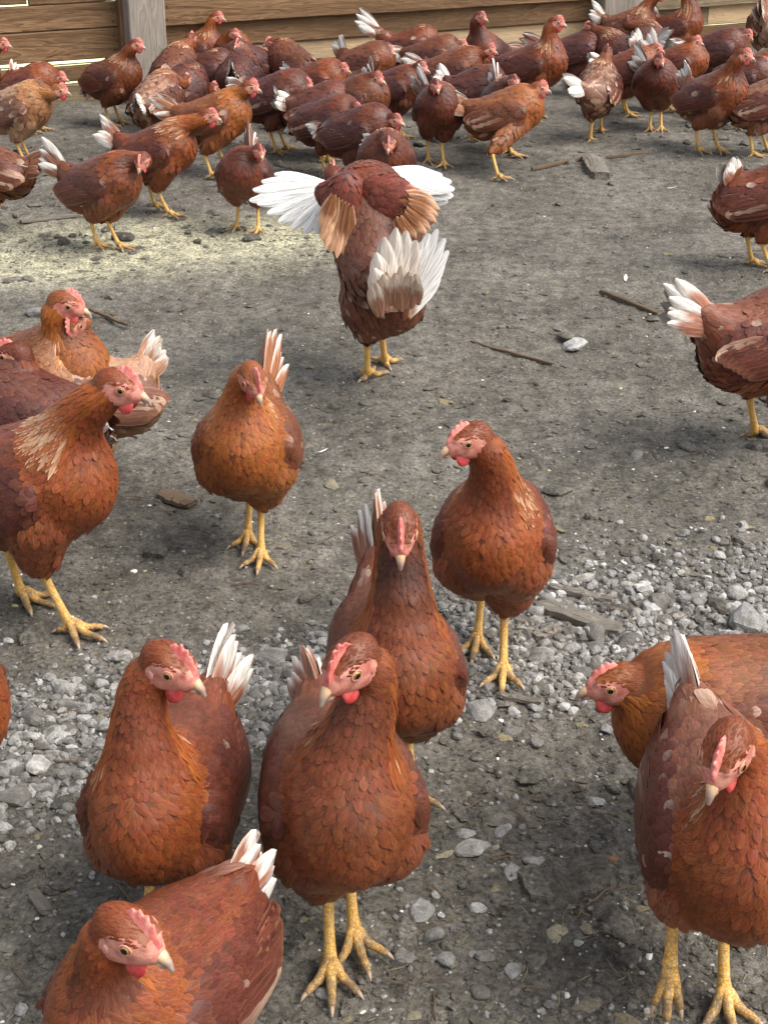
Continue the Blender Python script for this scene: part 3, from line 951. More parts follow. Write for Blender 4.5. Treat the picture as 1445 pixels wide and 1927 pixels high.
# ------------------------------------------------------------------ the setting
GA, GB = ground(0, 205), ground(1445, 85)
WU = (GB - GA) / np.linalg.norm(GB - GA)
WN = np.array([WU[1], -WU[0], 0])          # towards the camera side
WANG = math.atan2(WU[1], WU[0])

def bumpf(x, y, px, py, rx, ry, k=2):
    g = ground(px, py)
    return np.exp(-((((x - g[0]) / rx) ** 2 + ((y - g[1]) / ry) ** 2) ** k))

def height(x, y):
    h = .0100 * fbm(x * 2.1 + 5, y * 2.1, 3) + .0065 * fbm(x * 11, y * 11 + 3, 3)
    r = 1 - np.abs(fbm(x * 24 + 9, y * 30, 3)) * 2.2
    h = h + .0042 * np.clip(r, 0, 1) ** 2 + .0022 * fbm(x * 75, y * 75, 2)
    crust = np.clip(fbm(x * 3.1 + 40, y * 6.5 + 7, 2) * 3.2, 0, 1)
    h = h + .007 * crust * np.clip((y - 2.2) / 1.0, 0, 1)
    return h - .0052

def dust_amount(x, y):
    d = bumpf(x, y, 200, 462, .58, .27, 1.4) * .9 + bumpf(x, y, 480, 436, .30, .19, 1.3) * .9 + bumpf(x, y, 20, 505, .30, .18) * .6
    return np.clip(d, 0, 1)

def yc_band(px):
    return np.interp(px, [-400, 0, 300, 550, 900, 1200, 1445, 1900], [1450, 1410, 1380, 1275, 1215, 1180, 1160, 1130])
def hw_band(px):
    return np.interp(px, [0, 300, 550, 900, 1200, 1445], [125, 110, 80, 110, 125, 140])
def grit_amount(px, py):
    return np.exp(-(np.abs(py - yc_band(px)) / hw_band(px)) ** 3)

def ground_material():
    m, nt, b = new_mat('trodden_dirt')
    geo = N(nt, 'ShaderNodeNewGeometry'); P = geo.outputs['Position']
    du = attr(nt, 'dust'); gr = attr(nt, 'grit')
    n1 = noise(nt, P, 3.2, 5, .62); n2 = noise(nt, P, 26, 5, .65); n3 = noise(nt, P, 140, 4, .7); n4 = noise(nt, P, 520, 3, .7)
    base = ramp(nt, n1.outputs[0], [(.30, (.082, .074, .062)), (.5, (.130, .118, .099)), (.70, (.182, .167, .141))])
    mid = ramp(nt, n2.outputs[0], [(.32, .58), (.5, 1.0), (.68, 1.45)])
    c = mixc(nt, 1.0, base.outputs[0], mid.outputs[0], 'MULTIPLY')
    fin = ramp(nt, n3.outputs[0], [(.33, .5), (.5, 1.0), (.70, 1.6)])
    c = mixc(nt, 1.0, c, fin.outputs[0], 'MULTIPLY')
    # straw coloured and olive flecks
    mp = N(nt, 'ShaderNodeMapping'); mp.inputs['Scale'].default_value = (1, 2.2, 1); nt.links.new(P, mp.inputs[0])
    n5 = noise(nt, mp.outputs[0], 34, 4, .7, .8)
    c = mixc(nt, ramp(nt, n5.outputs[0], [(.55, 0.0), (.70, .6)]).outputs[0], c, (.19, .165, .095))
    v = N(nt, 'ShaderNodeTexVoronoi'); v.inputs['Scale'].default_value = 95; v.inputs['Randomness'].default_value = 1
    nt.links.new(P, v.inputs['Vector'])
    sp = N(nt, 'ShaderNodeSeparateColor'); nt.links.new(v.outputs['Color'], sp.inputs[0])
    dot = math_(nt, 'MULTIPLY', ramp(nt, v.outputs['Distance'], [(.16, 1.0), (.34, 0.0)]).outputs[0], ramp(nt, sp.outputs[0], [(.80, 0.0), (.86, 1.0)]).outputs[0])
    c = mixc(nt, math_(nt, 'MULTIPLY', dot, .8), c, (.33, .31, .27))
    # grey stone dust round the gravel
    gm = math_(nt, 'MULTIPLY', gr.outputs['Fac'], ramp(nt, n2.outputs[0], [(.35, .2), (.65, .8)]).outputs[0])
    c = mixc(nt, gm, c, mixc(nt, 1.0, (.20, .19, .175), fin.outputs[0], 'MULTIPLY'))
    # spilled feed dust
    dm = math_(nt, 'MULTIPLY', du.outputs['Fac'], ramp(nt, math_(nt, 'ADD', math_(nt, 'MULTIPLY', n2.outputs[0], .55), math_(nt, 'MULTIPLY', n3.outputs[0], .45)), [(.36, 0.0), (.60, 1.0)]).outputs[0])
    c = mixc(nt, dm, c, mixc(nt, 1.0, (.52, .49, .33), fin.outputs[0], 'MULTIPLY'))
    nt.links.new(c, b.inputs['Base Color'])
    b.inputs['Roughness'].default_value = .9
    b.inputs['Specular IOR Level'].default_value = .25
    hsum = math_(nt, 'ADD', math_(nt, 'MULTIPLY', n3.outputs[0], 1.0), math_(nt, 'MULTIPLY', n4.outputs[0], .5))
    bump(nt, b, hsum, .9, .006)
    return m

def fan_grid():
    a = np.linspace(0, 1, 520)
    ys = .95 * (7.6 / .95) ** a
    ys = np.concatenate([[-60, -20, -6, -2, -.5, .3, .65], ys, [8.3, 9.5, 11, 14, 20, 32, 60, 150]])
    k = np.linspace(-1, 1, 430)
    ks = np.concatenate([[-60, -20, -8, -3.5, -2, -1.4, -1.15], k, [1.15, 1.4, 2, 3.5, 8, 20, 60]])
    w = .33 + .30 * np.clip(ys, .65, 8.0)
    X = ks[None, :] * w[:, None]; Y = np.tile(ys[:, None], (1, len(ks)))
    return X, Y

X, Y = fan_grid()
Z = height(X, Y)
far = np.clip((np.hypot(X, Y - 4) - 7) / 4, 0, 1)
Z = Z * (1 - far)
nyy, nxx = X.shape
ii = np.arange(nyy * nxx).reshape(nyy, nxx)
Fq = np.stack([ii[:-1, :-1], ii[:-1, 1:], ii[1:, 1:], ii[1:, :-1]], -1).reshape(-1, 4)
Pw = np.stack([X, Y, Z], -1).reshape(-1, 3)
zc = (Pw - CP) @ _F
pj = np.where((zc > .3)[:, None], project(np.where((zc > .3)[:, None], Pw, CP + _F)), -9999)
gr = np.where((pj[:, 0] > -500) & (pj[:, 0] < 2000), grit_amount(pj[:, 0], pj[:, 1]), 0)
M_DIRT = ground_material()
dirt = link('dirt_ground', make_mesh('dirt_ground', Pw, Fq, np.full(len(Fq), 4), M_DIRT,
            {'dust': ('FLOAT', dust_amount(X, Y).ravel()), 'grit': ('FLOAT', gr)}))
tag(dirt, kind='structure')

def gz(x, y):
    return float(height(np.array([x]), np.array([y]))[0])

# grass outside the fence; its strong sunlight is put into the pale colour
def grass_mat():
    m, nt, b = new_mat('pasture')
    geo = N(nt, 'ShaderNodeNewGeometry')
    n1 = noise(nt, geo.outputs['Position'], 4, 5)
    nt.links.new(ramp(nt, n1.outputs[0], [(.3, (.75, .80, .38)), (.7, (.88, .88, .60))]).outputs[0], b.inputs['Base Color'])
    b.inputs['Roughness'].default_value = .9
    return m
def wallp(u, off, z=0.0):
    p = GA + WU * u + WN * off; return (p[0], p[1], z)
V = [wallp(-12, -.12, .03), wallp(14, -.12, .03), wallp(60, -90, .03), wallp(-60, -90, .03)]
tag(link('pasture_grass', make_mesh('pasture_grass', V, [0, 1, 2, 3], [4], grass_mat())), kind='structure')

# ------------------------------------------------------------------ plank fence
def wood_material(name, dark, light, scale=1.0, warm=0.0):
    m, nt, b = new_mat(name)
    tc = N(nt, 'ShaderNodeTexCoord'); oi = N(nt, 'ShaderNodeObjectInfo')
    mp = N(nt, 'ShaderNodeMapping'); mp.inputs['Scale'].default_value = (2.4 * scale, 20 * scale, 20 * scale)
    nt.links.new(tc.outputs['Object'], mp.inputs[0])
    add = N(nt, 'ShaderNodeVectorMath'); add.operation = 'ADD'
    nt.links.new(mp.outputs[0], add.inputs[0])
    cmb = N(nt, 'ShaderNodeCombineXYZ')
    for i in range(3): nt.links.new(math_(nt, 'MULTIPLY', oi.outputs['Random'], 37.0 + 11 * i), cmb.inputs[i])
    nt.links.new(cmb.outputs[0], add.inputs[1])
    g = noise(nt, add.outputs[0], 1.0, 2, .5, .6)
    rings = math_(nt, 'FRACT', math_(nt, 'MULTIPLY', g.outputs[0], 11.0))
    fine = noise(nt, add.outputs[0], 5, 5, .7)
    tone = noise(nt, add.outputs[0], .5, 3, .6)
    c = ramp(nt, math_(nt, 'ADD', math_(nt, 'MULTIPLY', rings, .35), math_(nt, 'MULTIPLY', fine.outputs[0], .8)), [(.25, dark), (.85, light)]).outputs[0]
    c = mixc(nt, ramp(nt, tone.outputs[0], [(.35, 0.0), (.62, .85)]).outputs[0], c, tuple(x * .45 for x in light))
    nt.links.new(c, b.inputs['Base Color'])
    b.inputs['Roughness'].default_value = .85
    b.inputs['Specular IOR Level'].default_value = .2
    bump(nt, b, math_(nt, 'ADD', fine.outputs[0], math_(nt, 'MULTIPLY', rings, .4)), .8, .004)
    return m
M_WOOD = wood_material('weathered_board', (.080, .042, .021), (.30, .178, .092))
M_TAN = wood_material('fresh_board', (.58, .38, .19), (.82, .60, .36))
M_POST = wood_material('grey_post', (.20, .165, .130), (.46, .40, .335))
M_KHAKI = wood_material('khaki_board', (.13, .095, .056), (.36, .275, .170))
M_DEADWOOD = wood_material('dead_wood', (.10, .085, .068), (.30, .265, .22), 2.2)

def board(name, u0, u1, z0, z1, off, th, mat, parent, seed, wany=.004, vertical=False):
    """a sawn board with slightly uneven edges, in its own length-wise space"""
    r = np.random.default_rng(seed)
    n = max(3, int((u1 - u0) / .04)) if not vertical else max(4, int((z1 - z0) / .05))
    Ls = (u1 - u0) if not vertical else (z1 - z0); Hs = (z1 - z0) if not vertical else (u1 - u0)
    t = np.linspace(-Ls / 2, Ls / 2, n)
    e0 = -Hs / 2 + wany * np.cumsum(r.normal(0, .25, n)).clip(-1.2, 1.2) * .8; e1 = Hs / 2 + wany * np.cumsum(r.normal(0, .25, n)).clip(-1.2, 1.2) * .8
    e0 -= e0.mean() + Hs / 2; e1 += Hs / 2 - e1.mean()
    c = min(.004, th * .25)
    V = []
    for i in range(n):
        a, b_ = e0[i], e1[i]
        sec = [(-th / 2, a + c), (-th / 2 + c, a), (th / 2 - c, a), (th / 2, a + c), (th / 2, b_ - c), (th / 2 - c, b_), (-th / 2 + c, b_), (-th / 2, b_ - c)]
        for (y, z) in sec: V.append((t[i], y, z))
    F = []
    for i in range(n - 1):
        for j in range(8):
            k = (j + 1) % 8; F.append((i * 8 + j, (i + 1) * 8 + j, (i + 1) * 8 + k, i * 8 + k))
    F.append(tuple(range(8))); F.append(tuple((n - 1) * 8 + j for j in range(7, -1, -1)))
    bf = Buf(); bf.add(np.array(V), F, 0)
    o = link(name, bf.mesh(name, mat, smooth=False), parent)
    uc, zc_ = (u0 + u1) / 2, (z0 + z1) / 2
    o.location = (uc, -off, zc_)
    if vertical: o.rotation_euler = (0, -math.pi / 2, 0)
    return o

fence = empty('plank_fence', tuple(GA), WANG)
tag(fence, 'weathered horizontal plank fence with grey posts closing the far end of the yard', 'fence')
# left bay
board('board', -3.4, .60, -.02, .077, 0, .03, M_KHAKI, fence, 1)
board('board', -3.4, .22, .079, .1465, 0, .03, M_WOOD, fence, 2, .001)
board('board', .215, .60, .0870, .1465, 0, .03, M_WOOD, fence, 22, .001)
board('board', -3.4, .452, .1525, .1550, 0, .012, M_WOOD, fence, 3, .0006)
board('board', .45, .60, .1490, .1700, 0, .03, M_WOOD, fence, 23, .001)
board('board', -3.4, .60, .1700, .2840, 0, .034, M_WOOD, fence, 4, .0035)
board('board', -3.4, .60, .2875, .3830, 0, .03, M_WOOD, fence, 5, .003)
board('board', .16, .60, .3865, .50, 0, .03, M_WOOD, fence, 6, .003)
board('board', -3.4, .15, .3925, .50, 0, .03, M_WOOD, fence, 7, .003)
# middle bay
board('board', .60, 2.90, -.02, .098, .0, .03, M_WOOD, fence, 8)
board('board', .60, 2.90, .100, .181, .0, .03, M_TAN, fence, 9, .001)
board('board', .60, 2.90, .184, .2850, .012, .034, M_WOOD, fence, 10, .002)
board('board', .60, 2.90, .2810, .400, .045, .03, M_WOOD, fence, 11, .003)
board('board', 1.50, 1.92, .035, .115, .040, .04, M_KHAKI, fence, 12, .002)
# right bay
board('board', 2.90, 6.6, -.02, .118, 0, .03, M_WOOD, fence, 13)
board('board', 2.90, 3.45, .121, .215, .0, .03, M_KHAKI, fence, 14, .002)
board('board', 3.454, 6.6, .121, .215, .0, .03, M_TAN, fence, 24, .002)
board('board', 2.90, 6.6, .212, .330, .033, .03, M_KHAKI, fence, 15, .003)
board('board', 2.90, 6.6, .3305, .440, .033, .03, M_WOOD, fence, 25, .003)
for u0, u1, sd_ in ((.520, .672, 16), (2.775, 3.02, 17), (-1.7, -1.55, 18), (4.95, 5.1, 19)):
    p_ = board('post', u0, u1, -.06, .62, .085 if sd_ != 17 else .075, .10, M_POST, fence, sd_, .003, vertical=True)
board('post', .505, .560, -.06, .62, .034, .05, M_WOOD, fence, 20, .003, vertical=True)

M_NAIL = plain('rusty_nail', (.07, .045, .032), .6, .4)
nail_bm = Buf()
Vn, Fn = tube([(0, 0, 0), (0, -.002, 0)], [.0045, .0040], 8)
nail_bm.add(Vn, Fn, 0); nail_me = nail_bm.mesh('nail_head', M_NAIL, smooth=False)
for (u_, z_, off_) in [(.485, .20, .0185), (.486, .255, .0185), (.487, .31, .0165), (.485, .36, .0165), (.70, .205, .030), (.702, .26, .030), (.70, .31, .0615), (.703, .36, .0615),
                       (3.06, .24, .0495), (3.062, .30, .0495), (3.06, .15, .0165), (2.755, .22, .030), (2.753, .30, .0615)]:
    o = link('nail_head', nail_me, fence); o.location = (u_, -off_ + .0008, z_)

# ------------------------------------------------------------------ stones and litter
def ico(sub):
    import bmesh
    bm = bmesh.new(); bmesh.ops.create_icosphere(bm, subdivisions=sub, radius=1.0)
    V = np.array([v.co[:] for v in bm.verts]); F = np.array([[v.index for v in f.verts] for f in bm.faces]); bm.free()
    return V, F
ICO1, ICO2, ICO3 = ico(1), ico(2), ico(3)

def rock_shape(V, r, rough=.22, cuts=6):
    V = V.copy()
    for _ in range(cuts):                       # plane cuts give broken faces
        n = r.normal(size=3); n /= np.linalg.norm(n); c = r.uniform(.55, .9)
        d = V @ n; m = d > c
        V[m] -= np.outer((d[m] - c) * .92, n)
    f = r.normal(size=(4, 3)) * 2.4; ph = r.uniform(0, 6, 4)
    k = sum(np.sin(V @ f[i] + ph[i]) for i in range(4)) / 4
    return V * (1 + rough * k)[:, None] * (1 + r.normal(0, .02, len(V)))[:, None]

def stone_material(name, use_attr):
    m, nt, b = new_mat(name)
    geo = N(nt, 'ShaderNodeNewGeometry'); P = geo.outputs['Position']
    n1 = noise(nt, P, 60, 5, .65); n2 = noise(nt, P, 300, 4, .7)
    if use_attr: rnd = attr(nt, 'rnd').outputs['Fac']
    else: rnd = N(nt, 'ShaderNodeObjectInfo').outputs['Random']
    base = ramp(nt, rnd, [(0.0, (.125, .114, .100)), (.35, (.200, .192, .176)), (.65, (.28, .273, .258)), (.88, (.35, .333, .302)), (1.0, (.48, .47, .45))])
    c = mixc(nt, 1.0, base.outputs[0], ramp(nt, n1.outputs[0], [(.3, .55), (.5, 1.0), (.72, 1.3)]).outputs[0], 'MULTIPLY')
    c = mixc(nt, 1.0, c, ramp(nt, n2.outputs[0], [(.3, .7), (.7, 1.28)]).outputs[0], 'MULTIPLY')
    # mud on it
    c = mixc(nt, ramp(nt, noise(nt, P, 28, 4, .7).outputs[0], [(.48, 0.0), (.66, .75)]).outputs[0], c, (.115, .100, .082))
    nt.links.new(c, b.inputs['Base Color']); b.inputs['Roughness'].default_value = .8
    b.inputs['Specular IOR Level'].default_value = .3
    bump(nt, b, math_(nt, 'ADD', n1.outputs[0], n2.outputs[0]), .8, .003)
    return m
M_STONE = stone_material('stone', False); M_GRAVEL = stone_material('gravel', True)

rs = np.random.default_rng(5)
ROCKS = []
for i in range(14):
    Vr = rock_shape(ICO2[0], rs, .15, 12)
    ROCKS.append(make_mesh('stone_shape', Vr, ICO2[1], np.full(len(ICO2[1]), 3), M_STONE, smooth=(i % 5 == 0)))
# (x, y, width in px, flatness)
BIG = [(1235, 1138, 62, .8), (1405, 1178, 92, .75), (1385, 1122, 55, .7), (1150, 1100, 34, .7), (1290, 1130, 40, .8), (1340, 1215, 48, .5),
       (1180, 1215, 52, .6), (1075, 1190, 42, .75), (515, 1232, 82, .45), (1082, 648, 74, .35), (790, 1707, 64, .5), (757, 1797, 60, .45),
       (842, 1802, 52, .45), (885, 1588, 84, .3), (876, 1562, 40, .45), (962, 1641, 46, .35), (1003, 1620, 52, .3), (903, 1870, 62, .35),
       (1121, 1506, 40, .5), (1187, 1892, 26, .75), (605, 1866, 34, .7), (1035, 1885, 34, .6), (968, 1862, 26, .6), (915, 1800, 44, .5),
       (852, 1745, 18, .6), (820, 1680, 22, .6), (945, 1556, 50, .35), (800, 1585, 40, .35), (60, 1355, 60, .7), (130, 1330, 48, .7), (75, 1440, 70, .6),
       (190, 1290, 40, .6), (30, 1500, 80, .55), (1005, 1318, 60, .45), (905, 1335, 70, .45), (960, 1370, 40, .6), (1010, 1400, 36, .6),
       (1060, 1330, 34, .7), (860, 1380, 34, .6), (1140, 1375, 40, .6), (640, 1190, 30, .5), (590, 1235, 40, .5), (480, 1300, 44, .5),
       (70, 590, 56, .5), (655, 255, 44, .8), (820, 262, 60, .8), (455, 1180, 30, .5), (1195, 860, 30, .5), (1420, 1250, 40, .6), (700, 1410, 46, .5),
       (40, 1890, 40, .4), (1400, 1330, 34, .6), (1270, 1610, 26, .5), (15, 1790, 20, .5), (1090, 1770, 22, .4), (1000, 1780, 18, .6)]
bigxy = []
def put_stone(px, py, wpx, flat, r, seed_rot=None):
    g = ground(px, py); zc_ = (g - CP) @ _F
    rad = wpx / 2 * zc_ / FPX
    o = link('stone', ROCKS[r.integers(len(ROCKS))], dirt)
    o.location = (g[0], g[1], gz(g[0], g[1]) + rad * flat * .22)
    o.rotation_euler = (r.uniform(-.25, .25), r.uniform(-.25, .25), r.uniform(0, 6.28))
    o.scale = (rad * r.uniform(.95, 1.2), rad * r.uniform(.7, .95), rad * flat * r.uniform(.8, 1.05))
    bigxy.append((g[0], g[1], rad))
for (a, b_, w_, f_) in BIG: put_stone(a, b_, w_, f_, rs)
cnt = 0
while cnt < 236:
    px, py = rs.uniform(-20, 1465), rs.uniform(1000, 1927)
    d = grit_amount(px, py) + .035 + (.10 if (760 < px < 1050 and py > 1450) else 0)
    if rs.random() > d: continue
    w_ = 14 + rs.exponential(11)
    if w_ > 60: continue
    put_stone(px, py, w_, rs.uniform(.45, .85), rs); cnt += 1

def scatter(n, dens, rad, base, mat, name, flat=(.5, .9), pxr=(-40, 1485), pyr=(230, 1960), r=rs, sink=.15, kind='stuff', rough=.2, parent=None):
    px = r.uniform(pxr[0], pxr[1], n * 6); py = r.uniform(pyr[0], pyr[1], n * 6)
    ok = r.random(n * 6) < dens(px, py)
    px, py = px[ok][:n], py[ok][:n]; n = len(px)
    d = _F * FPX + np.outer(px - FW / 2, _R) - np.outer(py - FH / 2, _U)
    g = CP + d * (-CAMH / d[:, 2])[:, None]
    g[:, 2] = height(g[:, 0], g[:, 1])
    R_ = rad(n, r)
    Vb, Fb = base
    m = len(Vb)
    shp = np.stack([rock_shape(Vb, r, rough, 8) for _ in range(24)])
    V = shp[r.integers(0, 24, n)]
    a = r.uniform(0, 6.28, n); ca, sa = np.cos(a), np.sin(a)
    sc = np.stack([R_ * r.uniform(.9, 1.3, n), R_ * r.uniform(.65, 1, n), R_ * r.uniform(flat[0], flat[1], n)], 1)
    V = V * sc[:, None, :]
    x = V[..., 0] * ca[:, None] - V[..., 1] * sa[:, None]; y = V[..., 0] * sa[:, None] + V[..., 1] * ca[:, None]
    V = np.stack([x, y, V[..., 2]], -1) + g[:, None, :] + np.array([0, 0, 1]) * (R_ * sink)[:, None, None]
    F = (Fb[None] + (np.arange(n) * m)[:, None, None]).reshape(-1, 3)
    me = make_mesh(name, V.reshape(-1, 3), F, np.full(len(F), 3), mat, {'rnd': ('FLOAT', np.repeat(r.random(n), m))}, smooth=False)
    o = link(name, me, parent); o['kind'] = kind
    return o

logr = lambda lo, mu, sg, hi: (lambda n, r: np.clip(np.exp(r.normal(math.log(mu), sg, n)), lo, hi))
g1 = scatter(9500, lambda x, y: np.clip(grit_amount(x, y) * 1.0, 0, 1), logr(.0018, .0046, .45, .012), ICO2, M_GRAVEL, 'gravel')
tag(g1, 'loose band of pale grey gravel lying across the yard', 'gravel')
g2 = scatter(2600, lambda x, y: .25 + .5 * (y > 1000) + 0 * x, logr(.0010, .0021, .45, .006), ICO1, M_GRAVEL, 'grit')
tag(g2, 'small grey grit trodden thinly into the dark dirt', 'grit')
M_CLOD = ground_material(); M_CLOD.name = 'dirt_crumb'
g3 = scatter(15000, lambda x, y: .6 + 0 * x, logr(.0012, .0030, .5, .009), ICO1, M_CLOD, 'dirt_crumbs', flat=(.35, .7), sink=.0)
tag(g3, 'dark crumbs and flakes of dry mud strewn over the ground', 'dirt')
g5 = scatter(900, lambda x, y: .35 + .4 * (y < 900) + 0 * x, logr(.005, .010, .45, .026), ICO2, M_CLOD, 'mud_flakes', flat=(.12, .28), sink=.05)
g6 = scatter(650, lambda x, y: np.where((y < 460) & ((x < 560) | (y < 300)), .8, .04), logr(.006, .012, .5, .032), ICO2, M_CLOD, 'mud_clods', flat=(.35, .75), sink=.1)
tag(g6, 'broken lumps of dried mud along the back of the yard', 'mud')
def olive_mat():
    m, nt, b = new_mat('manure')
    geo = N(nt, 'ShaderNodeNewGeometry')
    c = ramp(nt, attr(nt, 'rnd').outputs['Fac'], [(0, (.15, .12, .07)), (.4, (.20, .165, .085)), (.7, (.12, .10, .07)), (1, (.26, .23, .15))])
    c = mixc(nt, 1.0, c.outputs[0], ramp(nt, noise(nt, geo.outputs['Position'], 260, 4, .7).outputs[0], [(.3, .5), (.7, 1.5)]).outputs[0], 'MULTIPLY')
    nt.links.new(c, b.inputs['Base Color']); b.inputs['Roughness'].default_value = .75
    return m
g7 = scatter(230, lambda x, y: .4 + 0 * x, logr(.003, .0065, .5, .017), ICO2, olive_mat(), 'manure', flat=(.12, .24), sink=.02, rough=.75)
tag(g7, 'olive and ochre smears of manure trodden into the dirt', 'manure')
tag(g5, 'flat flakes of trodden mud lying loose on the ground', 'mud')
def speck_mat():
    m, nt, b = new_mat('dropping')
    c = ramp(nt, attr(nt, 'rnd').outputs['Fac'], [(0, (.62, .60, .54)), (.5, (.74, .72, .68)), (.8, (.40, .37, .20)), (1, (.30, .26, .13))])
    nt.links.new(c.outputs[0], b.inputs['Base Color']); b.inputs['Roughness'].default_value = .8
    return m
g4 = scatter(420, lambda x, y: .5 + 0 * x, logr(.0010, .0024, .5, .0062), ICO1, speck_mat(), 'droppings', flat=(.25, .5), sink=.2)
tag(g4, 'white and yellowish bird droppings dotted over the dirt', 'droppings')

# straw and splinters
def litter(n, name, col, lr, wr, r, seed):
    bf = Buf()
    for i in range(n):
        px, py = r.uniform(-20, 1465), r.uniform(240, 1940)
        g = ground(px, py); a = r.uniform(0, math.pi); L = r.uniform(*lr); w = r.uniform(*wr)
        z0 = gz(g[0], g[1]) + .0035
        m = 4; t = np.linspace(-.5, .5, m)
        pts = np.stack([g[0] + np.cos(a) * t * L - np.sin(a) * L * .05 * np.sin(t * 5 + i), g[1] + np.sin(a) * t * L + np.cos(a) * L * .05 * np.sin(t * 5 + i),
                        z0 + r.uniform(0, .004) * (t + .5)], 1)
        Vv, Ff = tube(pts, [w * .6, w, w, w * .4], 4)
        bf.add(Vv, Ff, 0)
    return link(name, bf.mesh(name, col, smooth=False))
M_STRAW = plain('straw', (.27, .215, .125), .7, .2); M_TWIG = plain('twig', (.13, .09, .058), .8, .2)
tag(litter(420, 'straw_bits', M_STRAW, (.006, .026), (.0003, .0006), rs, 1), 'thin bits of pale straw scattered on the dirt', 'straw', kind='stuff')
tag(litter(300, 'twig_bits', M_TWIG, (.010, .05), (.0006, .0016), rs, 2), 'small dark twigs and splinters scattered on the dirt', 'twigs', kind='stuff')

def debris(name, label, cat, a, b_, wpx, th, mat, seed, lift=.004):
    """a flat piece of wood lying between two places on the ground"""
    A, B = ground(*a), ground(*b_); c = (A + B) / 2; L = np.linalg.norm(B - A); zc_ = (c - CP) @ _F
    w = wpx * zc_ / FPX
    r = np.random.default_rng(seed); n = 12; t = np.linspace(-.5, .5, n)
    V = []
    for i in range(n):
        k = 1 - .35 * (abs(t[i]) * 2) ** 4
        w0 = w * .5 * k * r.uniform(.86, 1.1); w1 = w * .5 * k * r.uniform(.86, 1.1); h = th * r.uniform(.8, 1.1)
        zz = r.normal(0, th * .06); x = t[i] * L
        for (y, z) in ((-w0, .15 * h), (-w0 * .93, h * .85), (-w0 * .4, h * r.uniform(.92, 1.08)), (w1 * .4, h * r.uniform(.92, 1.08)), (w1 * .93, h * .85), (w1, .15 * h)):
            V.append((x + r.normal(0, .002), y, z + zz - th * .25))
    F = []
    for i in range(n - 1):
        for j in range(6):
            k_ = (j + 1) % 6; F.append((i * 6 + j, i * 6 + k_, (i + 1) * 6 + k_, (i + 1) * 6 + j))
    F.append(tuple(range(5, -1, -1))); F.append(tuple((n - 1) * 6 + j for j in range(6)))
    bf = Buf(); bf.add(np.array(V), F, 0)
    o = link(name, bf.mesh(name, mat, smooth=False))
    o.location = (c[0], c[1], gz(c[0], c[1]) + lift); o.rotation_euler = (0, 0, math.atan2(B[1] - A[1], B[0] - A[0]))
    tag(o, label, cat)
    return o
debris('broken_plank', 'wide grey weathered plank piece lying in the gravel behind the hens', 'wood', (1012, 1140), (1168, 1192), 44, .014, M_DEADWOOD, 1)
debris('broken_plank', 'narrow grey plank strip lying at the upper edge of the gravel', 'wood', (1034, 1106), (1152, 1132), 22, .011, M_DEADWOOD, 2)
debris('wood_chip', 'short dark wood chip below the wide grey plank piece', 'wood', (1006, 1200), (1052, 1184), 30, .009, M_DEADWOOD, 3)
debris('wood_chip', 'thin grey sliver of wood lying flat on the gravel near the yellow feet', 'wood', (938, 1310), (1016, 1324), 16, .007, M_DEADWOOD, 4)
debris('wood_chip', 'small square grey wood chip at the left edge of the yard', 'wood', (62, 1684), (92, 1722), 26, .008, M_DEADWOOD, 5)
debris('wood_block', 'flat grey wooden block lying on the dirt near the back of the yard', 'wood', (1108, 296), (1132, 334), 40, .03, M_DEADWOOD, 6)
debris('dark_slab', 'dark flat slab of bark lying right of the large striding hen', 'bark', (304, 930), (364, 952), 40, .010, M_TWIG, 7)
debris('bark_strip', 'long dark bark strip running toward the hen at the right edge', 'bark', (1128, 556), (1300, 622), 9, .012, M_TWIG, 8)
debris('bark_strip', 'thin curved dark bark strip lying in the open middle of the yard', 'bark', (886, 642), (1040, 684), 7, .007, M_TWIG, 9)
debris('bark_strip', 'flat grey bark strip beside the feed dust at left', 'bark', (40, 420), (230, 398), 16, .008, M_DEADWOOD, 10)
debris('bark_strip', 'dark broken bark strip at the foot of the flat wooden block', 'bark', (1000, 318), (1100, 296), 8, .012, M_TWIG, 11)
debris('bark_strip', 'dark bark strip lying right of the flat wooden block', 'bark', (1140, 296), (1220, 288), 7, .012, M_TWIG, 12)
debris('mud_slab', 'dark trodden slab of mud lying between the front hens', 'mud', (985, 1668), (1150, 1640), 105, .020, M_CLOD, 15, lift=.0)
debris('stick', 'short brown stick poking out beside the nearest right hen', 'stick', (1088, 1617), (1160, 1619), 13, .009, plain('brown_stick', (.30, .17, .08), .8, .2), 13)
debris('stick', 'dark stick lying right of the hen with folded white tail', 'stick', (170, 590), (240, 620), 8, .008, M_TWIG, 14)

# ------------------------------------------------------------------ the flock
G_FRONT = 'brown hens in the foreground'
G_MID = 'brown hens in the middle of the yard'
G_BACK = 'brown hens crowded along the fence'
def F_(label, yaw, **k): k.setdefault('lod', 0); k.setdefault('wide', .90); k.setdefault('group', G_FRONT); return hen(label, yaw, **k)
def B_(label, yaw, **k): k['s'] = k.get('s', 1.0) * .90; k['tint'] = k.get('tint', 1.0) * .95; k['wt'] = k.get('wt', .45) * 1.05; k['hackle'] = min(1, k.get('hackle', .5) + .2); k['tl'] = k.get('tl', 1.0) * 1.12; k.setdefault('lod', 1); k.setdefault('group', G_BACK); return hen(label, yaw, **k)

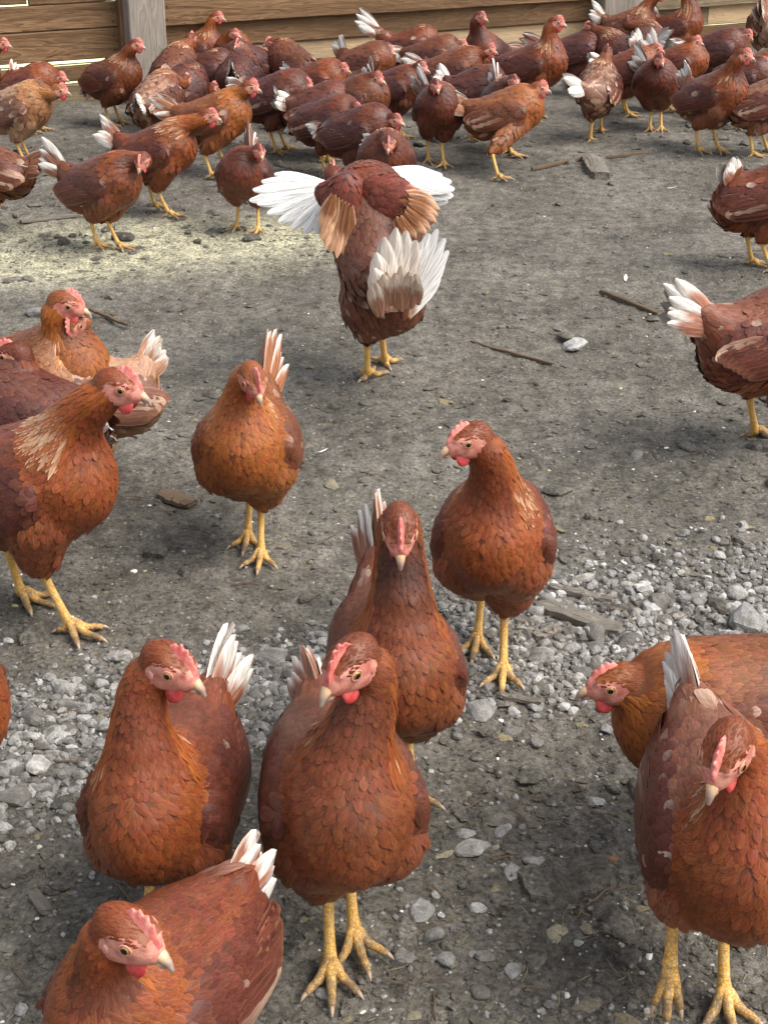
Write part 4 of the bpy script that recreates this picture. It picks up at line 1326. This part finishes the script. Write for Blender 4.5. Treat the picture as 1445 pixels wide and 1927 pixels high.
F_('brown hen standing front and centre with smooth scaled breast and floppy pink comb', 9, head=(660, 1246), hyaw=-42, hpitch=22, feet=[(622, 1828), (666, 1768)],
   tail=(572, 1212), s=1.03, wide=.78, torso_z=.212, seed=1, tone='brown', hackle=.1, front_dark=.35, combh=1.25, wt=.3, combflop=.3)
F_('chestnut hen at front left looking right past its white tipped raised tail', -9, head=(318, 1250), hyaw=62, hpitch=18, base=(340, 1765), tail=(432, 1185),
   s=.98, wide=.74, seed=2, tone='mid', hackle=.15, wt=.6, front_dark=.3, torso_z=.20)
F_('nearest hen cut off by the bottom edge with bright pink comb and orange eye', -24, head=(240, 1754), hyaw=62, hpitch=14, base=(330, 2150), tail=(478, 1585),
   s=.98, seed=3, tone='mid', hackle=.25, wt=.55, combh=1.15, front_dark=.5, wide=.78)
F_('dark headed hen staring straight ahead behind the front pair', 8, head=(752, 993), hyaw=2, hpitch=40, feet=[(776, 1498), (700, 1520)], tail=(702, 925),
   s=.98, wide=.80, torso_z=.210, seed=4, tone='brown', hackle=.15, front_dark=.7, wt=.35, tint=1.05)
F_('tall chestnut hen standing on the gravel and looking left', -7, head=(884, 826), hyaw=-66, hpitch=12, feet=[(946, 1268), (898, 1212)], tail=(925, 830),
   s=1.0, torso_z=.204, seed=5, tone='mid', hackle=.55, front_dark=.2, combh=.8, wide=.85)
F_('plump golden brown hen with lowered red face standing alone left of centre', -4, head=(476, 712), hyaw=24, hpitch=34, feet=[(492, 1050), (468, 1016)], tail=(510, 632),
   seed=6, tone='orange', hackle=.6, wt=.12, front_dark=.1, s=.97, combh=1.2, torso_z=.194)
F_('large chestnut hen striding right at the left edge with cream streaked neck', 62, head=(222, 726), hyaw=76, hpitch=14, feet=[(132, 1190), (42, 1130)],
   s=1.10, seed=7, tone='mid', hackle=.9, front_dark=.0, torso_z=.198)
F_('dark plum backed hen turned away to the left behind the striding hen', -104, head=(26, 668), hyaw=-95, hpitch=8, base=(62, 985), s=1.04, seed=8, tone='dark', hackle=1.0, tail=(190, 800), wt=.3)
F_('ginger hen with cream streaked nape looking right at the far left', 66, head=(124, 572), hyaw=80, hpitch=14, base=(100, 905), s=1.04, seed=9, tone='orange', hackle=.95, wt=.3, combh=1.2)
F_('ginger hen bowing its pale beak with speckled cream body and white tipped tail', -62, head=(140, 604), hyaw=-18, hpitch=48, base=(178, 918), s=.93, seed=10, tone='pale',
   hackle=.3, pale=.55, wt=.5, tail=(296, 628), hsig=(.08, .04, .04))
F_('pale headed hen at front right stepping with one raised yellow foot', -2, head=(1366, 1412), hyaw=-32, hpitch=34, feet=[(1358, 1882)], base=(1324, 1856), tail=(1272, 1190),
   s=1.05, seed=11, tone='mid', hackle=.6, front_dark=.0, wt=.9, pale=.2, torso_z=.198, bp=10, wide=.80, lift_leg={-1: (.07, -.052, .080)})
F_('orange headed hen bending low behind the front right hen', -84, head=(1160, 1284), hyaw=-84, hpitch=10, base=(1350, 1600), s=1.03, seed=12, tone='orange', hackle=1.0,
   hd=(.16, 0, .27), hsig=(.08, .03, .08), combh=.9, bp=-2, wt=.3)
F_('hen mostly outside the left edge showing only its rounded brown breast', 60, base=(-124, 1585), s=1.0, seed=13, tone='mid', head=(-75, 1120), hsig=(.06, .06, .06))
F_('rear half of a brown hen at the right edge with frayed white tail', 104, base=(1452, 838), s=1.13, seed=14, tone='mid', pale=.12, wt=.8, tail=(1258, 535), hackle=.2, head=(1580, 440), torso_z=.20)
F_('small brown hen leaving at the right edge on one yellow leg', 80, feet=[(1412, 500)], base=(1432, 505), s=.98, seed=15, tone='mid', wt=.7, tail=(1385, 290), hackle=.2, head=(1530, 250), lod=1, group=G_MID)

# middle and back of the flock
B_('brown hen turning its head back standing on the pale feed dust', 62, head=(268, 302), hyaw=-15, hpitch=32, feet=[(184, 466), (224, 468)], tail=(92, 285), seed=20, tone='brown', hackle=.0, wt=.5, group=G_MID, torso_z=.19)
B_('hen with fluffy white tail walking right behind the feed dust', 76, head=(393, 218), hyaw=82, feet=[(318, 408), (292, 392)], tail=(200, 232), seed=21, tone='mid', hackle=.5, wt=.75, s=1.02, group=G_MID)
B_('chestnut hen with bright red comb walking right behind the white tailed hen', 74, head=(470, 164), hyaw=84, feet=[(398, 335), (425, 318)], tail=(300, 190), seed=22, tone='orange', hackle=.1, wt=.3, combh=1.4, s=1.03)
B_('small dark red hen facing forward beside the white wing', -6, head=(488, 284), hyaw=20, hpitch=20, feet=[(446, 430), (487, 436)], tail=(470, 250), seed=23, tone='dark', hackle=.1, wt=.1, group=G_MID, s=.92, tint=1.15)
B_('brown rump of a hen cut off by the left edge', -100, base=(-8, 428), tail=(70, 300), seed=24, tone='brown', wt=.0, head=(-90, 240), s=.98, group=G_MID)
B_('mottled buff and white hen at the left edge with a dark wing patch', 72, head=(112, 170), hyaw=85, base=(48, 305), tail=(-70, 190), seed=25, tone='pale', pale=.9, hackle=.6, wt=.8, s=1.02)
B_('brown hen behind the mottled buff hen at left', 82, head=(112, 146), hyaw=88, base=(68, 248), tail=(22, 152), seed=26, tone='mid', hackle=.8, wt=.8, hd=(.14, 0, .29), s=.95)
B_('upright hen at the far left edge with its head in profile', 70, head=(4, 82), hyaw=88, base=(-42, 232), seed=27, tone='mid')
B_('brown hen with cream neck and low white tail standing before the left post', 62, head=(256, 84), hyaw=82, base=(222, 236), tail=(160, 168), seed=28, tone='brown', hackle=.9, wt=.6, td=(-.17, 0, .2))
B_('dark hen by the left post with a white tail tip', 110, base=(318, 168), tail=(282, 96), seed=29, tone='dark', wt=.9, head=(350, 95), hd=(.12, 0, .25), s=.85)
B_('pale tailed hen beside the left post with its head up', 78, head=(408, 32), hyaw=84, base=(376, 178), tail=(322, 74), seed=30, tone='mid', pale=.35, wt=.9)
B_('large dark brown hen facing away with a pointed neck', 165, head=(360, 72), hyaw=165, base=(335, 232), tail=(265, 196), seed=31, tone='brown', hackle=.55, wt=.9, s=1.08)
B_('dark hen with pink face looking left at the tan board', -50, head=(450, 82), hyaw=-25, base=(470, 205), seed=32, tone='dark', hackle=.3, tail=(520, 110), tint=.9)
B_('crouching brown hen half hidden behind the pink faced dark hen', 30, head=(440, 64), hyaw=60, base=(438, 180), seed=33, tone='brown', hackle=.6, lod=2)
B_('hen with spread cream neck feathers looking left near the tan board', -140, head=(512, 80), hyaw=-85, base=(552, 205), seed=34, tone='brown', hackle=1.0, tail=(590, 170), td=(-.16, 0, .2), wt=.1)
B_('hen showing a bright white upright tail in the crowd', 160, base=(452, 232), tail=(434, 132), seed=35, tone='dark', wt=.95, head=(480, 128), tl=1.1)
B_('grey brown rumped hen with white tail facing away left of the crowd', 158, base=(302, 282), tail=(258, 190), seed=36, tone='brown', pale=.6, wt=.9, head=(350, 150))
B_('dark hen with short white tail beside the grey brown rump', 140, base=(345, 262), tail=(292, 186), seed=37, tone='dark', wt=.8, head=(400, 165), hd=(.14, 0, .26))
B_('big dark chestnut hen in the thick of the crowd', 72, head=(572, 160), hyaw=80, base=(528, 286), tail=(440, 160), seed=38, tone='dark', hackle=.2, wt=.4, hd=(.15, 0, .27), s=1.08)
B_('hen with cream neck looking right behind the dark crowd', 70, head=(642, 130), hyaw=82, base=(600, 246), tail=(556, 150), seed=39, tone='mid', hackle=.7, wt=.8)
B_('brown hen with pinkish face turned right left of centre', 64, head=(706, 148), hyaw=62, base=(668, 296), tail=(560, 190), seed=40, tone='brown', hackle=.4, wt=.5, s=1.08, tint=.9)
B_('dark hen peering right just behind the flapping hen', 64, head=(742, 226), hyaw=60, base=(678, 352), tail=(598, 240), seed=41, tone='dark', wt=.6, s=1.0, hackle=.2)
B_('dark hen facing forward right behind the spread wings', 2, head=(732, 268), hyaw=-5, hpitch=25, base=(726, 412), seed=42, tone='dark', hackle=.2, tail=(690, 262), wt=.4, s=1.02)
B_('hen with raised white tail walking right along the tan board', 80, base=(775, 168), tail=(690, 34), seed=43, tone='mid', wt=.9, head=(832, 78), hyaw=85, hd=(.15, 0, .24), hpitch=40, tl=1.1)
B_('white tailed hen in profile with bright red comb at upper centre', 78, head=(918, 94), hyaw=84, base=(852, 220), tail=(768, 110), seed=44, tone='brown', wt=.95, hackle=.1, combh=1.3, s=1.0, hd=(.14, 0, .30))
B_('low hen with pink face behind the white tailed hen', 74, head=(866, 86), hyaw=85, base=(815, 190), tail=(738, 90), seed=45, tone='brown', wt=.8, hackle=.1, combh=1.2, hd=(.14, 0, .26))
B_('dark hen standing tall against the weathered boards', -30, head=(903, 32), hyaw=55, base=(912, 182), seed=46, tone='dark', hackle=.05, tail=(972, 90), wt=.05, s=1.02)
B_('long necked chestnut hen with cream nape standing by the tan board', 58, head=(1046, 42), hyaw=78, base=(1000, 224), tail=(905, 110), seed=47, tone='mid', hackle=.9, wt=.3, s=1.12, front_dark=0)
B_('narrow dark hen facing forward with one yellow foot showing', 8, head=(820, 160), hyaw=12, hpitch=20, feet=[(834, 312)], base=(822, 304), seed=48, tone='dark', tail=(792, 140), wt=.5, s=1.02)
B_('dark faced hen looking over the back of the profile hen', 10, head=(966, 152), hyaw=20, base=(942, 288), seed=49, tone='dark', hackle=.4, tail=(930, 128), wt=.9, tint=.85)
B_('orange brown hen in clean profile with white edged tail walking right', 80, head=(1014, 166), hyaw=84, hpitch=10, feet=[(936, 338), (962, 296)], tail=(852, 182), seed=50, tone='orange', hackle=.8, wt=.5, s=1.04, combh=1.3, pale=.1, group=G_MID, front_dark=0)
B_('grey brown hen facing away with white fluffy rump and tan neck', 168, feet=[(1110, 268), (1130, 250)], tail=(1066, 150), head=(1142, 96), hyaw=170, seed=51, tone='brown', pale=.55, wt=.95, hackle=.85, group=G_MID)
B_('round dark hen facing forward in the right of the crowd', -4, head=(1240, 112), hyaw=14, hpitch=16, feet=[(1222, 246)], base=(1226, 244), seed=52, tone='dark', tail=(1200, 98), wt=.7, group=G_MID, hackle=.0, wide=1.08)
B_('dark chestnut hen looking right with white flecked wing', 42, head=(1398, 104), hyaw=70, feet=[(1312, 286), (1350, 286)], tail=(1290, 130), seed=53, tone='mid', pale=.15, wt=.7, hackle=.1, s=1.08, group=G_MID, tint=.85)
B_('cream necked hen with coral comb in the right of the crowd', 66, head=(1306, 78), hyaw=85, base=(1268, 208), seed=54, tone='mid', hackle=1.0, wt=.95, tail=(1225, 70))
B_('dark hen with cream streaked neck stretching right at the back', 72, head=(1402, 64), hyaw=84, hpitch=30, base=(1340, 182), tail=(1270, 80), seed=55, tone='dark', hackle=1.0, hd=(.16, 0, .27), wt=.4, s=1.05)
B_('hen at the right edge with bushy white edged tail walking out of frame', 88, feet=[(1414, 296)], base=(1436, 292), tail=(1362, 170), seed=56, tone='brown', wt=.85, pale=.3, head=(1530, 150), group=G_MID, s=1.04)
B_('brown hen with white fluffy tail beside the right post', 74, base=(1178, 126), tail=(1122, 14), seed=57, tone='brown', wt=.9, pale=.15, head=(1240, -10))
B_('brown hen cut off by the top edge beside the right post', 66, base=(1266, 128), tail=(1226, 14), seed=58, tone='mid', wt=.6, head=(1300, -30))
B_('grey rumped hen facing away at the top right corner', 176, base=(1432, 122), seed=59, tone='brown', pale=.8, wt=.3, tail=(1432, 5), head=(1440, -20))
B_('dark hen crouching behind the long necked hen', 82, base=(1085, 178), seed=60, tone='dark', head=(1140, 66), hd=(.14, 0, .22), wt=.1, hackle=.1, lod=1)
B_('dark backed hen behind the tan necked hen', -120, base=(1165, 185), seed=61, tone='dark', wt=.9, tail=(1196, 62), head=(1110, 50), hd=(.13, 0, .24))
B_('dark rounded hen with white tail puff at the back right', 165, base=(1212, 168), seed=62, tone='dark', wt=.95, tail=(1252, 66), head=(1180, 40), pale=.1)
B_('hen with tan frayed neck feathers at the right edge of the crowd', 100, base=(1438, 215), seed=63, tone='orange', hackle=1.0, tail=(1412, 120), wt=.3, head=(1470, 90))
B_('dark hen filling the gap right of the flapping hen', 100, base=(606, 300), seed=64, tone='dark', tail=(540, 190), head=(660, 190), hd=(.13, 0, .24), wt=.8)
B_('brown hen half hidden between the profile hen and the crowd', 84, base=(890, 262), seed=65, tone='dark', tail=(838, 150), head=(940, 170), hd=(.14, 0, .22), wt=.9)

B_('dark hen behind the forward facing dark hen at upper centre', 70, base=(742, 262), seed=70, tone='dark', head=(790, 128), tail=(700, 150), wt=.4, s=1.0)
B_('brown hen squeezed between the tan board and the white tailed hens', 76, base=(690, 205), seed=71, tone='brown', head=(728, 96), tail=(650, 110), wt=.8)
B_('dark maroon hen left of the pinkish faced brown hen', 60, base=(622, 330), seed=72, tone='dark', head=(668, 205), tail=(560, 240), wt=.6)
B_('chestnut hen behind the rounded dark forward facing hen', 86, base=(1180, 218), seed=73, tone='mid', head=(1232, 92), tail=(1130, 120), wt=.6, hd=(.14, 0, .28))
B_('dark hen behind the flecked chestnut hen at right', 60, base=(1388, 240), seed=74, tone='dark', head=(1432, 118), tail=(1345, 150), wt=.6)
B_('dark hen between the left post and the big dark brown hen', 80, base=(395, 225), seed=75, tone='dark', head=(452, 118), tail=(350, 110), wt=.5, hd=(.14, 0, .28))

# ------------------------------------------------------------------ the flapping hen
def flapping_hen():
    root, k = hen('hen flapping wide open white wings with its back turned in mid yard', 172, head=(628, 332), hyaw=185, hpitch=-10, feet=[(692, 716), (724, 692)], s=1.16,
        torso_z=.262, bp=52, lean=-17, fluffy=.78, tail=(812, 566), seed=90, tone='dark', tint=1.2, no_wing=True, wt=.85, pale=.16, lod=0, group='hens with open wings',
        hd=(.12, 0, .46), td=(-.15, -.07, .22), hsig=(.04, .04, .05), tailn=0, hackle=.1, wide=.95, conek=.30, bulges=[(712, 572, -.050, (.048, .066, .056)), (750, 566, -.070, (.044, .046, .044))])
    C0, Rz = k['C0'], k['Rz']
    def W(px, py, dy=0.0):
        """place on the upright plane through the hen, dy metres behind (+) or before (-) it"""
        d = ray(px, py); t = (C0[1] + dy - CP[1]) / d[1]
        return Rz.T @ (CP + d * t - C0)
    nrm = Rz.T @ np.array([0, -1.0, .25])
    def q(buf, a, b_, da, db, w, c0, c1, wt, bend=.06, rim=(.80, .78, .74, .3), tilt=0.0, prof=None):
        A_, B_ = W(*a, da), W(*b_, db); d = B_ - A_; L = np.linalg.norm(d)
        n = nrm + np.cross(d / L, nrm) * tilt
        quill(buf, A_, d, n, L, w, bend, c0, c1, wt=wt, rim=rim, prof=prof)
    white = np.array((.66, .65, .62)); tan = np.array((.38, .14, .05)); dk = np.array((.105, .032, .020)); pale = np.array((.54, .30, .17))
    narrow = np.array([.35, .55, .72, .86, .95, 1.0, .98, .80, .38])
    wl = empty('wing', (0, 0, 0)); wl.parent = root
    wr = empty('wing', (0, 0, 0)); wr.parent = root
    # left wing: primaries fan out, lowest first
    tips = [(600, 442), (576, 441), (552, 432), (528, 420), (507, 405), (488, 388), (474, 382), (480, 362), (496, 346), (520, 332)]
    bases = [(612, 384), (611, 378), (610, 372), (609, 367), (608, 362), (607, 358), (607, 354), (608, 350), (609, 347), (611, 344)]
    for i, (b_, t_) in enumerate(zip(bases, tips)):
        f = Buf(); q(f, b_, t_, .01 + .004 * i, -.01 + .010 * i, .0135, white, white, 0, .10, tilt=.35, prof=narrow)
        link('flight_feather', f.mesh('flight_feather', M_FEATHER), wl)
    for i, (b_, t_) in enumerate([((640, 376), (613, 468)), ((646, 380), (622, 476)), ((652, 384), (634, 484)), ((660, 388), (650, 487)), ((634, 372), (606, 452)), ((628, 366), (606, 436))]):
        f = Buf(); q(f, b_, t_, -.070 - .002 * i, -.082, .0165, tan * .55, pale * (1.0 if i % 2 else 1.35), .45, .05, rim=(.7, .5, .36, .5))
        link('flight_feather', f.mesh('flight_feather', M_FEATHER), wl)
    # right wing
    tips = [(850, 362), (847, 374), (836, 384), (822, 390), (806, 396), (843, 348), (826, 336), (806, 328)]
    bases = [(716, 338), (720, 344), (724, 350), (728, 355), (732, 360), (714, 333), (708, 329), (700, 327)]
    for i, (b_, t_) in enumerate(zip(bases, tips)):
        f = Buf(); q(f, b_, t_, .03, .05 + .004 * i, .0165, white, white, 0, .12, tilt=-.35, prof=narrow)
        link('flight_feather', f.mesh('flight_feather', M_FEATHER), wr)
    for i, (b_, t_) in enumerate([((764, 362), (818, 380)), ((768, 368), (826, 394)), ((768, 376), (822, 405)), ((768, 384), (820, 418)), ((764, 392), (808, 430)), ((760, 400), (801, 440)), ((752, 408), (782, 447)), ((744, 410), (766, 446))]):
        f = Buf(); q(f, b_, t_, -.088 - .002 * i, -.066 - .004 * i, .0135, tan * (.5 if i % 2 else .7), pale * (.75 + .1 * (i % 3)), .4, .05, rim=(.66, .46, .32, .6))
        link('flight_feather', f.mesh('flight_feather', M_FEATHER), wr)
    # covert covered arms of the wings: broad, flat, seen from behind
    ex = Rz.T @ np.array([1.0, 0, 0]); ny = Rz.T @ np.array([0, 1.0, 0])
    def slab(px, py, rx, rz, rd, rot, dy):
        c_, s_ = math.cos(math.radians(rot)), math.sin(math.radians(rot)); uz = np.array([0, 0, 1.0])
        Rm = np.stack([ex * c_ + uz * s_, ny, -ex * s_ + uz * c_], 1)
        return Prim('ell', 'w', .025, c=W(px, py, dy), r=np.array([rx, rd, rz]), R=Rm)
    for (par, prs, dirpx, sdn) in (
        (wl, [(645, 400, .033, .078, .017, -4, -.052), (622, 366, .032, .026, .014, -20, -.03), (658, 354, .030, .034, .018, 0, -.03)], ((640, 350), (628, 480)), 5),
        (wr, [(744, 392, .056, .044, .017, -12, -.056), (776, 396, .044, .038, .014, -25, -.055), (716, 354, .050, .026, .016, 8, -.035)], ((690, 362), (800, 405)), 6)):
        pr = [slab(*a) for a in prs]
        V, Fq_ = surface_nets(pr, .006)
        # flatten front to back: wings are thin
        r_ = np.random.default_rng(sdn); bb = Buf()
        bb.add(V, Fq_, 0, pig=np.array([.06, .02, .014, 0]), fuv=np.zeros((len(V), 3)))
        arm = link('wing_arm', bb.mesh('wing_arm', M_SKIN), par)
        tri = np.concatenate([Fq_[:, [0, 1, 2]], Fq_[:, [0, 2, 3]]])
        ar = np.linalg.norm(np.cross(V[tri[:, 1]] - V[tri[:, 0]], V[tri[:, 2]] - V[tri[:, 0]]), axis=1)
        pk = r_.choice(len(tri), 5000, p=ar / ar.sum()); pp = V[tri[pk]].mean(1) + r_.normal(0, .001, (5000, 3))
        d0 = sdf(pr, pp); nn = grad(pr, pp, d0); pp -= nn * d0[:, None]
        kd = kdtree.KDTree(len(pp))
        for i in range(len(pp)): kd.insert(pp[i], i)
        kd.balance(); alive = np.ones(len(pp), bool); sel = []
        for i in range(len(pp)):
            if alive[i]:
                sel.append(i)
                for (_, j, _) in kd.find_range(pp[i], .0085): alive[j] = False
        pp, nn = pp[sel], nn[sel]; n = len(pp)
        dd = W(*dirpx[1]) - W(*dirpx[0]); dd /= np.linalg.norm(dd)
        fl = np.tile(dd, (n, 1)) + r_.normal(0, .12, (n, 3)); D = fl - nn * (fl * nn).sum(1)[:, None]; D /= np.linalg.norm(D, axis=1)[:, None]
        C = np.tile(dk, (n, 1)) * r_.uniform(.75, 1.35, (n, 1)) * np.array([1.25, 1, .95])
        al = (pp - W(*dirpx[0])) @ dd; al = np.clip((al - .05) / .06, 0, 1)
        m = r_.random(n) < al * .75
        C[m] = tan * r_.uniform(.6, 1.1, (m.sum(), 1))
        bf = Buf()
        lay_feathers(bf, pr, pp, nn, D, .030 * r_.uniform(.85, 1.15, n), .0082, .0035, C, C * 1.15, np.concatenate([C * 1.7 + .01, np.full((n, 1), .4)], 1), 'round', .2, .3, 6, 2, rng=r_)
        link('covert_feathers', bf.mesh('covert_feathers', M_FEATHER), par)['kind'] = 'stuff'
    # the spread white tail
    base = (742, 572)
    tw = [(702, 500), (706, 470), (722, 440), (745, 422), (766, 428), (784, 446)]
    for i, t_ in enumerate(tw):
        f = Buf(); q(f, (728 + i * 4, 586 - i), t_, -.150 + .004 * i, -.175 + .004 * i, .0225, np.array((.34, .17, .10)), np.array((.86, .77, .67)), .78, .05, rim=(.80, .72, .62, .5))
        link('tail_feather', f.mesh('tail_feather', M_FEATHER), root)
    tw = [(795, 452), (808, 436), (824, 428), (838, 446), (844, 470), (836, 496), (828, 520)]
    for i, t_ in enumerate(tw):
        f = Buf(); q(f, (752 + i * 3, 584 + i * 2), t_, -.125, -.13 + .004 * i, .0125, np.array((.42, .25, .16)), np.array((.88, .86, .82)), .82, .04, rim=(.8, .78, .72, .4), prof=narrow)
        link('tail_feather', f.mesh('tail_feather', M_FEATHER), root)
    # pale fluffy coverts over the root of the tail
    r_ = random.Random(8)
    for i in range(13):
        bx = 706 + i * 6.3; ty = 538 - i * 1.5 - 28 * math.sin(i / 12 * math.pi) + r_.uniform(-10, 10)
        f = Buf(); q(f, (bx + 6, 590 + r_.uniform(-12, 6) - i * 1.5), (bx + r_.uniform(-14, 10) + i * .8, ty), -.165, -.195 + r_.uniform(-.01, .01), .012,
                     np.array((.36, .17, .10)), np.array((.80, .64, .50)) * r_.uniform(.75, 1.15), .5, .10, rim=(.7, .55, .42, .5))
        link('tail_covert', f.mesh('tail_covert', M_FEATHER), root)
flapping_hen()

def shed_feather(label, px, py, L, az, seed):
    g = ground(px, py); f = Buf()
    quill(f, (0, 0, .001), (math.cos(az), math.sin(az), .12), (0, 0, 1), L, L * .16, .18, (.66, .64, .60), (.78, .77, .75), wt=.5, rim=(.8, .8, .8, .3))
    o = link('shed_feather', f.mesh('shed_feather', M_FEATHER)); o.location = (g[0], g[1], gz(g[0], g[1]) + .004)
    tag(o, label, 'feather')
shed_feather('small white downy feather lying above the long dark bark strip', 1176, 528, .030, 1.4, 1)
shed_feather('small white shed feather lying near the back at right of the wooden block', 1256, 352, .034, -.8, 2)
shed_feather('tiny white shed feather lying between the flapping hen and the bowed golden hen', 600, 852, .018, .3, 3)
